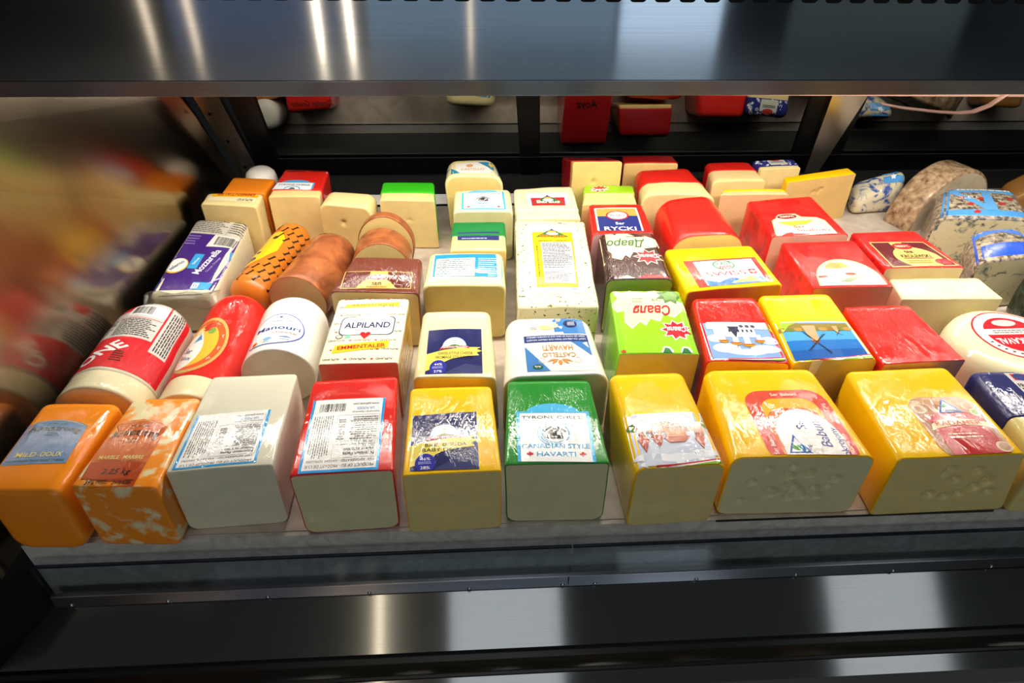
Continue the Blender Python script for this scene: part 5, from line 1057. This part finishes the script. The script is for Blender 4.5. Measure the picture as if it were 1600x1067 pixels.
# ---- rear rows
block('D0', 'cheese_block', 'small plain orange block in the back left corner', wax('ee861c', .05, .3), wax('ee861c', .05, .3), rt=.006, rb=.006, rf=.003, rname='cheese')
b = make_lathe(-.392, 1.219, [(.018, 0), (.026, .004), (.030, .02), (.031, .05), (.030, .075), (.027, .086), (.020, .092), (.01, .095)], na=40, wob=.003, seed=8)
place_body(b, 'cheese_ball', 'small white lump of cheese in film, at the back behind the orange block', wax('e4e0d4', .04, 2.0), wax('e4e0d4', .04, 2.0), rname='cheese')
b = block('D1', 'cheese_block', 'cream block with a yellow strip label, in front of the small orange block', wax('e6d294', .05, .5), paste('e4c888', .4), rt=.006, rb=.006, rf=.002)
L, mp = lab_on(b, 'D1'); L.rect(0, 0, 1, 1, 'e9dfb0', 0); L.rect(.02, .42, .92, .95, 'f0b41e', 1); L.text('EMMENTALER', .48, .68, .32, 'c84a1c', .74, rot=180, bold=.03, lay=3); L.text('ALPILAND', .72, .16, .22, '30304a', .3, rot=180, lay=3); L.build(b, mp, b.obj)
b = block('D2', 'cheese_block', 'red block with bared cream front, blue and white label and black handwriting', REDW, paste('e8cd8c', .4), rt=.005, rb=.006, rf=.002, peel=.022)
L, mp = lab_on(b, 'D2'); L.ell(.5, .72, .36, .24, '3fa4e0', 0, 0, 180); L.rect(0, -.1, 1, .72, '3f9fe0', 0); L.rect(.04, -.1, .96, .68, 'e8ecee', 1); L.text('TYRONE CHEESE', .5, .46, .14, '3a4a58', .8, bold=.02); L.arc(.5, .02, .2, .3, .03, '3a9fd0', 2, 0, 180); L.ell(.5, .02, .07, .14, '303032', 2, 0, 180); L.build(b, mp, b.obj)
q = [(-.340, 1.192), (-.258, 1.190), (-.256, 1.206), (-.338, 1.208)]
L = Lab(*dims(q)); L.text('Canadian Goudon', .5, .5, .6, BLK, .95, shear=.4, rot=180); L.build(b, quad_map(b, q), b.obj, 'marking', grid=0)
block('D3', 'cheese_block', 'rounded cream block with one small hole in its face, beside the red and cream block', wax('e6d092', .05, .3), paste('e4c480', .3), rt=.016, rb=.012, rf=.003, fstep=.003, holes=((-.12, .66, .0055),))
b = block('D4', 'cheese_block', 'bright green waxed block with a broad cream cut face, standing alone at the back', wax('35b51c', .1, .9), paste('e8cd8c', .25), rt=.004, rb=.004, rf=.0015, peel=.026, fstep=.003, holes=((.0, .60, .003), (.12, .58, .002), (.1, .32, .002)), bot=((0, 0), (.004, 0), (.004, 0), (0, 0)))
b = block('D5', 'cheese_block', 'block with dark green top and navy label strip, its front bared to cream', wax('177a3a', .1, 1.0), paste('e4cb86', .5), rt=.004, rb=.008, rf=.002, peel=.042)
L, mp = lab_on(b, 'D5'); L.rect(0, 0, 1, 1, '2a2f6a', 0); L.fine(.1, .1, .9, .3, 1, 'b8bce0', 2); L.build(b, mp, b.obj)
b = block('F', 'cheese_block', 'tall rounded ivory block at the very back with a small blue cornered label', wax('e6d69c', .04, .8), paste('e2c67c', .4), rt=.020, rb=.014, rf=.004, crown=.003, bot=((.008, 0), (.006, 0), (.006, 0), (.006, 0)))
L, mp = lab_on(b, 'F'); L.rect(0, 0, 1, 1, 'e6e3dc', 0); L.poly([(0, 0), (.26, 0), (0, .9)], '1f86b0', 1); L.poly([(.62, 1), (1, 1), (1, 0)], '1f86b0', 1); L.text('CASTELLO', .5, .34, .2, 'd08a50', .44, lay=3); L.ell(.45, .68, .07, .16, 'd9a070', 2, n=14); L.ell(.88, .72, .06, .14, 'e8b84a', 2, n=12); L.build(b, mp, b.obj)
b = block('G', 'cheese_block', 'ivory block with a blue bordered label and house badge, behind the dark green one', wax('e8ddb0', .04, .8), paste('dcd49c', .5), rt=.008, rb=.01, rf=.002, crown=.002)
L, mp = lab_on(b, 'G'); tyrone(L, 'SUISA', big=False); L.build(b, mp, b.obj)
b = block('Hh', 'cheese_block', 'plain cream block with a red and green triangle label, behind the long jalapeno block', wax('e8dcb0', .04, 1.3), paste('e8dcb0', .8), rt=.005, rb=.005, rf=.003, peel=.028, wob=.0015)
L, mp = lab_on(b, 'Hh'); L.rect(0, 0, 1, 1, 'f0f0ec', 0); L.rect(.08, -.05, .92, .62, '5a5a8a', 1); L.rect(.1, -.05, .9, .60, 'd8262c', 2); mountain(L, .5, .18, .38, .62, 'Baraus'); L.build(b, mp, b.obj)
b = block('I', 'cheese_block', 'red waxed block with a white framed gold and navy label', REDW, paste('d9a0a0', .4), rt=.005, rb=.008, rf=.001, bot=((-.006, 0), (0, 0), (0, 0), (-.004, 0)))
L, mp = lab_on(b, 'I'); L.rect(0, 0, 1, 1, 'eef0f4', 0); L.rect(.04, .0, .96, .96, '1b2f78', 1); L.rect(.04, .62, .96, .96, 'c79a4a', 2); L.ell(.5, .64, .26, .2, 'b8242c', 3, n=30); L.ell(.5, .64, .22, .16, 'f0ece4', 4, n=30); L.text('RYKI', .5, .64, .12, '8a3a34', .3, lay=6); L.text('Ser', .52, .30, .11, 'f2f2f6', .2, bold=.02, lay=4); L.text('RYCKI', .5, .08, .16, 'f2f2f6', .7, bold=.03, lay=4); L.build(b, mp, b.obj)
b = block('J', 'cheese_block', 'small lime green block with red star and bared cream front, in the back rows', wax('93c81e', .06, .6), paste('e8cc8a', .4), rt=.005, rb=.006, rf=.001, peel=.042)
L, mp = lab_on(b, 'J'); L.star(.5, .5, .020, 9, .6, 'f4ecdc', 0, .8); L.star(.5, .5, .0175, 9, .58, 'c8242c', 1, .8); L.text('\u0421\u0432\u0430\u043b\u044f', .5, .42, .22, 'ffffff', .56, bold=.04, shear=.2, lay=3); L.build(b, mp, b.obj)
b = block('K', 'cheese_block', 'tan cheese piece with one hole and dark red rind, by the middle door frame', wax('b01a1e', .15, 1.0), paste('e2c47a', .4), H=(.134, .134, .084, .084), bot=((0, 0), (0, 0), (0, -.040), (0, -.040)), rt=.004, rb=.006, rf=.001, peel=.02, fstep=.003, holes=((-.1, .70, .005),), crown=0)
q = [(.19, 1.175), (.262, 1.175), (.258, 1.225), (.19, 1.225)]
L = Lab(*dims(q)); L.text('Aoyz', .5, .5, .3, BLK, .6, shear=.3, rot=180); L.build(b, quad_map(b, q), b.obj, 'marking', grid=0)
block('L', 'cheese_block', 'large ribbed red block with its cream front third bared, in the back row', REDW, paste('e8d294', .5), rt=.018, rb=.010, rf=.003, peel=.045, wob=.0016, crown=.003)
block('M', 'cheese_block', 'dark red cheese block, hindmost, tucked behind the large ribbed red one', wax('a8161a', .15, 1.0), paste('e2c47a', .4), rt=.004, rb=.005, rf=.001, peel=.006, H=(.105, .105, .095, .095), bot=((0, 0), (0, 0), (0, -.026), (0, -.026)))
block('N', 'cheese_block', 'domed red block with an unlabelled glossy top and yellow cut face, behind the SWISS block', REDW, paste('e6d48a', .4), rt=.030, rb=.012, rf=.001, crown=.006, fstep=.004, holes=((.1, .5, .002), (-.1, .45, .0018), (.3, .55, .0018), (0, .6, .0015)))
block('O', 'cheese_block', 'small red block with cream bared front, right of the large ribbed red block', REDW, paste('e8cd90', .4), rt=.010, rb=.006, rf=.003, peel=.040, crown=.002)
block('P', 'cheese_block', 'flat yellow rimmed slab with pinkish cut face, behind the mottled red block', YEL, paste('e6be8c', .6), rt=.004, rb=.005, rf=.002, peel=.012)
block('Qq', 'cheese_block', 'yellow waxed wedge turned to show its tan cut face dotted with holes', YEL, paste('e2bc74', .3), rt=.004, rb=.005, rf=.001, fstep=.003, rbk=.004, bot=((.002, 0), (.012, .015), (.012, .015), (0, 0)), holes=((-.15, .72, .004), (.05, .76, .0045), (-.02, .70, .0035), (.3, .6, .002), (.2, .35, .0022), (-.3, .5, .002), (.5, .3, .002)))
b = block('R', 'cheese_block', 'small block in navy floral foil with a tan front, hindmost beside the right steel post', wax('2a2f78', .1, .9), paste('e6cf92', .3), rt=.004, rb=.005, rf=.001, peel=.010)
h_, q_ = TOP['R']; q = [(q_[0][0], q_[0][1] + .011), (q_[1][0], q_[1][1] + .011), q_[2], q_[3]]
L = Lab(*dims(q)); L.rect(.01, 0, .99, .97, '2a2f78', 0); delft(L, 1, 40, 9); L.rect(.3, .02, .72, .96, 'cfcdc2', 2); L.ell(.5, .68, .13, .16, 'c03a3a', 3, n=18); L.rect(.36, .32, .66, .46, '3a4a3a', 3); L.text('FROMAGE', .51, .39, .1, 'e8e8e0', .28, lay=5); L.build(b, quad_map(b, q), b.obj)
b = block('S', 'cheese_block', 'mottled red block with a dark red oval badge above a cream and gold label', redm, paste('dfb9a0', .6), rt=.006, rb=.008, rf=.0015)
L, mp = lab_on(b, 'S'); L.poly([(0, 0), (1, 0), (1, .62), (.9, .78), (.6, .84), (.52, 1), (.16, 1), (.1, .84), (0, .72)], 'cdbb90', 0); L.poly([(.02, 0), (.98, 0), (.98, .6), (.88, .75), (.12, .8), (.02, .7)], 'f0e2b4', 1); L.poly([(.1, .62), (.8, .66), (.6, .46), (.3, .42)], 'e8b040', 2)
L.poly([(.02, 0), (.98, 0), (.98, .3), (.6, .44), (.3, .30), (.02, .22)], 'eae8de', 2); L.ell(.32, .86, .22, .13, 'e8dcc0', 3, n=28); L.ell(.32, .86, .20, .11, '8e1c22', 4, n=28); L.text('SIERPC', .32, .86, .08, 'f4e8dc', .28, bold=.03, lay=6); L.text('Ser', .45, .36, .12, 'c0502a', .2, lay=4, bold=.02); L.text('Smakowy', .66, .20, .14, 'c0502a', .6, lay=4, shear=.3)
L.build(b, mp, b.obj)

# ---- foil wrapped blue cheeses and the brie at the right
foil_b = two('blue_foil', '2f6fd0', '6fa8e0', 25, 0.5, 0.1, 2, 1.0, film=4.5, rough=.25)
def veined():
    k = ('two', 'veined')
    return two('blue_cheese_paste', '4a5c5e', 'd6caa2', 38, 0.40, 0.07, 5, 1.6, film=1.0)
speck = two('speckled_foil', '4a4038', 'b9a990', 130, 0.5, 0.12, 4, 0.5, film=4, rough=.35)
b = block('V', 'cheese_block', 'big blue cheese half in speckled foil with light blue bands, veined face forward', speck, veined(), rt=.024, rb=.006, rf=.004, crown=.006, rname='foil', bot=((.0, 0), (.02, 0), (.02, 0), (-.005, 0)))
h_, q = TOP['V']; L = Lab(*dims(q))
L.rect(-.02, .0, 1.02, .22, '4a9ade', 0); L.rect(-.04, .0, .12, 1.0, '4a9ade', 0); L.rect(0, .78, 1, .97, '5aa4e2', 0); L.poly([(.5, .2), (.62, .2), (.2, .8), (.1, .8)], '5aa4e2', 1); L.poly([(.5, .2), (.62, .2), (.58, .8), (.48, .8)], '5aa4e2', 1)
for u, v in ((.34, .38), (.46, .55), (.68, .42), (.40, .16), (.8, .6), (.25, .6)): L.star(u, v, .007, 5, .7, 'b8302c', 3)
L.fine(.2, .84, .9, .94, 1, 'e8eef4', 4, lay=3); L.text('BLEU', .32, .60, .1, 'e8e8e8', .2, lay=3)
L.build(b, quad_map(b, q), b.obj, 'foil_print', inkf=lambda c: plain(c, .3, film=4.5))
b = block('W', 'cheese_block', 'smaller blue cheese piece in bright blue foil, in front of the big speckled one', speck, veined(), rt=.026, rb=.006, rf=.004, crown=.008, rname='foil', bot=((.03, 0), (.03, 0), (.02, 0), (.01, 0)))
h_, q = TOP['W']; L = Lab(*dims(q)); L.rect(-.05, .0, 1.05, .42, '2456d8', 0); L.poly([(.1, .9), (.5, 1), (1, .7), (1, .5), (.5, .8), (.1, .7)], '3a7ae0', 0); L.rect(-.05, .0, .1, 1, '2456d8', 0)
L.build(b, quad_map(b, q), b.obj, 'foil_print', inkf=lambda c: plain(c, .2, film=6))
# dark foil piece at the frame's edge
dark = two('dark_foil', '0f1a14', '2f4a38', 60, 0.55, 0.1, 3, 1.5, film=6, rough=.25)
b = make_body([(.842, .800), (.95, .800), (.95, .860), (.858, .856)], (.075, .075, .080, .080), rt=.02, rb=.01, rf=.012, rbk=.01, seed=5, wob=.003, crown=.004)
o = place_body(b, 'cheese_block', 'piece in black green crumpled foil with a cream top label, at the right edge', dark, dark, rname='foil')
q = [(.852, .812), (.94, .812), (.94, .856), (.862, .852)]; L = Lab(*dims(q)); L.rect(0, 0, 1, 1, 'ddcf9a', 0); L.text('BLEU', .2, .6, .2, '4a4a30', .25, lay=2, bold=.02); L.fine(.05, .1, .6, .4, 2, '6a6040', 3, lay=2); L.build(b, quad_map(b, q), o)
# brie: half wheel standing on its cut side
def half_wheel(name, cx, cy, R, th, yaw, label, mr, mf, rs=.006, tilt=0.0, seed=1, cat='cheese', wob=.0015):
    na, V, F, ca, sa = 40, [], [], math.cos(yaw), math.sin(yaw)
    ts = [-th / 2, -th / 2 + rs * .3, -th / 2 + rs, -th * .2, 0, th * .2, th / 2 - rs, th / 2 - rs * .3, th / 2]
    ins = [rs, rs * .3, 0, 0, 0, 0, 0, rs * .3, rs]
    def pt(a, r, t):
        x = -math.cos(a) * r; z = math.sin(a) * r + .001; y = t
        p = Vector((x * ca - y * sa, x * sa + y * ca, max(.0, z))); p += noise.noise_vector(p * 20 + Vector((seed, 0, 0))) * wob * min(1, p.z * 40); return p
    for t, i_ in zip(ts, ins):
        for k in range(na + 1): V.append(pt(math.pi * k / na, R - i_, t))
    n1 = na + 1
    for j in range(len(ts) - 1):
        for k in range(na): F.append([j * n1 + k, j * n1 + k + 1, (j + 1) * n1 + k + 1, (j + 1) * n1 + k])
    faces = []
    for base, t, fl in ((0, -th / 2, True), ((len(ts) - 1) * n1, th / 2, False)):
        prev = base
        for s_ in (.75, .5, .25):
            nb = len(V)
            for k in range(n1): V.append(pt(math.pi * k / na, (R - rs) * s_, t))
            for k in range(na): f = [prev + k, prev + k + 1, nb + k + 1, nb + k]; faces.append(f[::-1] if not fl else f)
            prev = nb
        c = len(V); V.append(pt(0, 0, t))
        for k in range(na): faces.append([prev + k, prev + k + 1, c])
    o = empty(name, (cx, cy, 0), label, cat)
    submesh('rind', V, F, mr, o); submesh('face', V, faces, mf, o); 
    me = None
    # cut side resting on the deck
    m_ = len(ts); vs = [V[j * n1] for j in range(m_)] + [V[j * n1 + na] for j in range(m_)]
    meshobj('cut_side', vs, [[j, j + 1, m_ + j + 1, m_ + j] for j in range(m_ - 1)], mf, o)
    return o
brie_r = two('brie_rind', '6e4a30', 'c8ae8a', 90, 0.5, 0.22, 5, 0.2, film=3, rough=.5)
brie_f = two('brie_face', 'b9a88c', 'd4c6ac', 30, 0.5, 0.2, 3, 0.5, film=1.5)
half_wheel('cheese_half_wheel', .920, 1.178, .107, .060, .38, 'brown rinded half wheel of soft cheese standing on its cut side behind the blue cheeses', brie_r, brie_f)
# small crumpled piece
cr = two('crumpled_foil', '2f4f9a', 'cfc6a8', 40, 0.42, 0.06, 3, 1.5, film=6, rough=.3)
b = make_body([(.752, 1.182), (.852, 1.194), (.868, 1.236), (.765, 1.236)], (.032, .055, .085, .055), rt=.02, rb=.012, rf=.015, rbk=.015, seed=8, wob=.006, crown=.004)
o = place_body(b, 'cheese_wedge', 'small crumpled wedge in blue and cream foil, left of the brown half wheel', cr, cr, rname='foil')
q = [(.812, 1.204), (.850, 1.206), (.856, 1.228), (.818, 1.228)]; L = Lab(*dims(q)); L.rect(0, 0, 1, 1, '4a9ade', 0); L.star(.5, .5, .006, 5, .6, 'e8f0f8', 2); L.build(b, quad_map(b, q), o, 'foil_print', lift=.0015, inkf=lambda c: plain(c, .3, film=6))
b = make_body([(1.045, 1.150), (1.12, 1.150), (1.12, 1.215), (1.060, 1.212)], (.05, .09, .09, .05), rt=.012, rb=.01, rf=.01, rbk=.01, seed=18, wob=.002)
place_body(b, 'cheese_wedge', 'brown rinded wedge cut off by the right edge at the back', wax('9a6a34', .2, 1.5), wax('9a6a34', .2, 1.5), rname='rind')
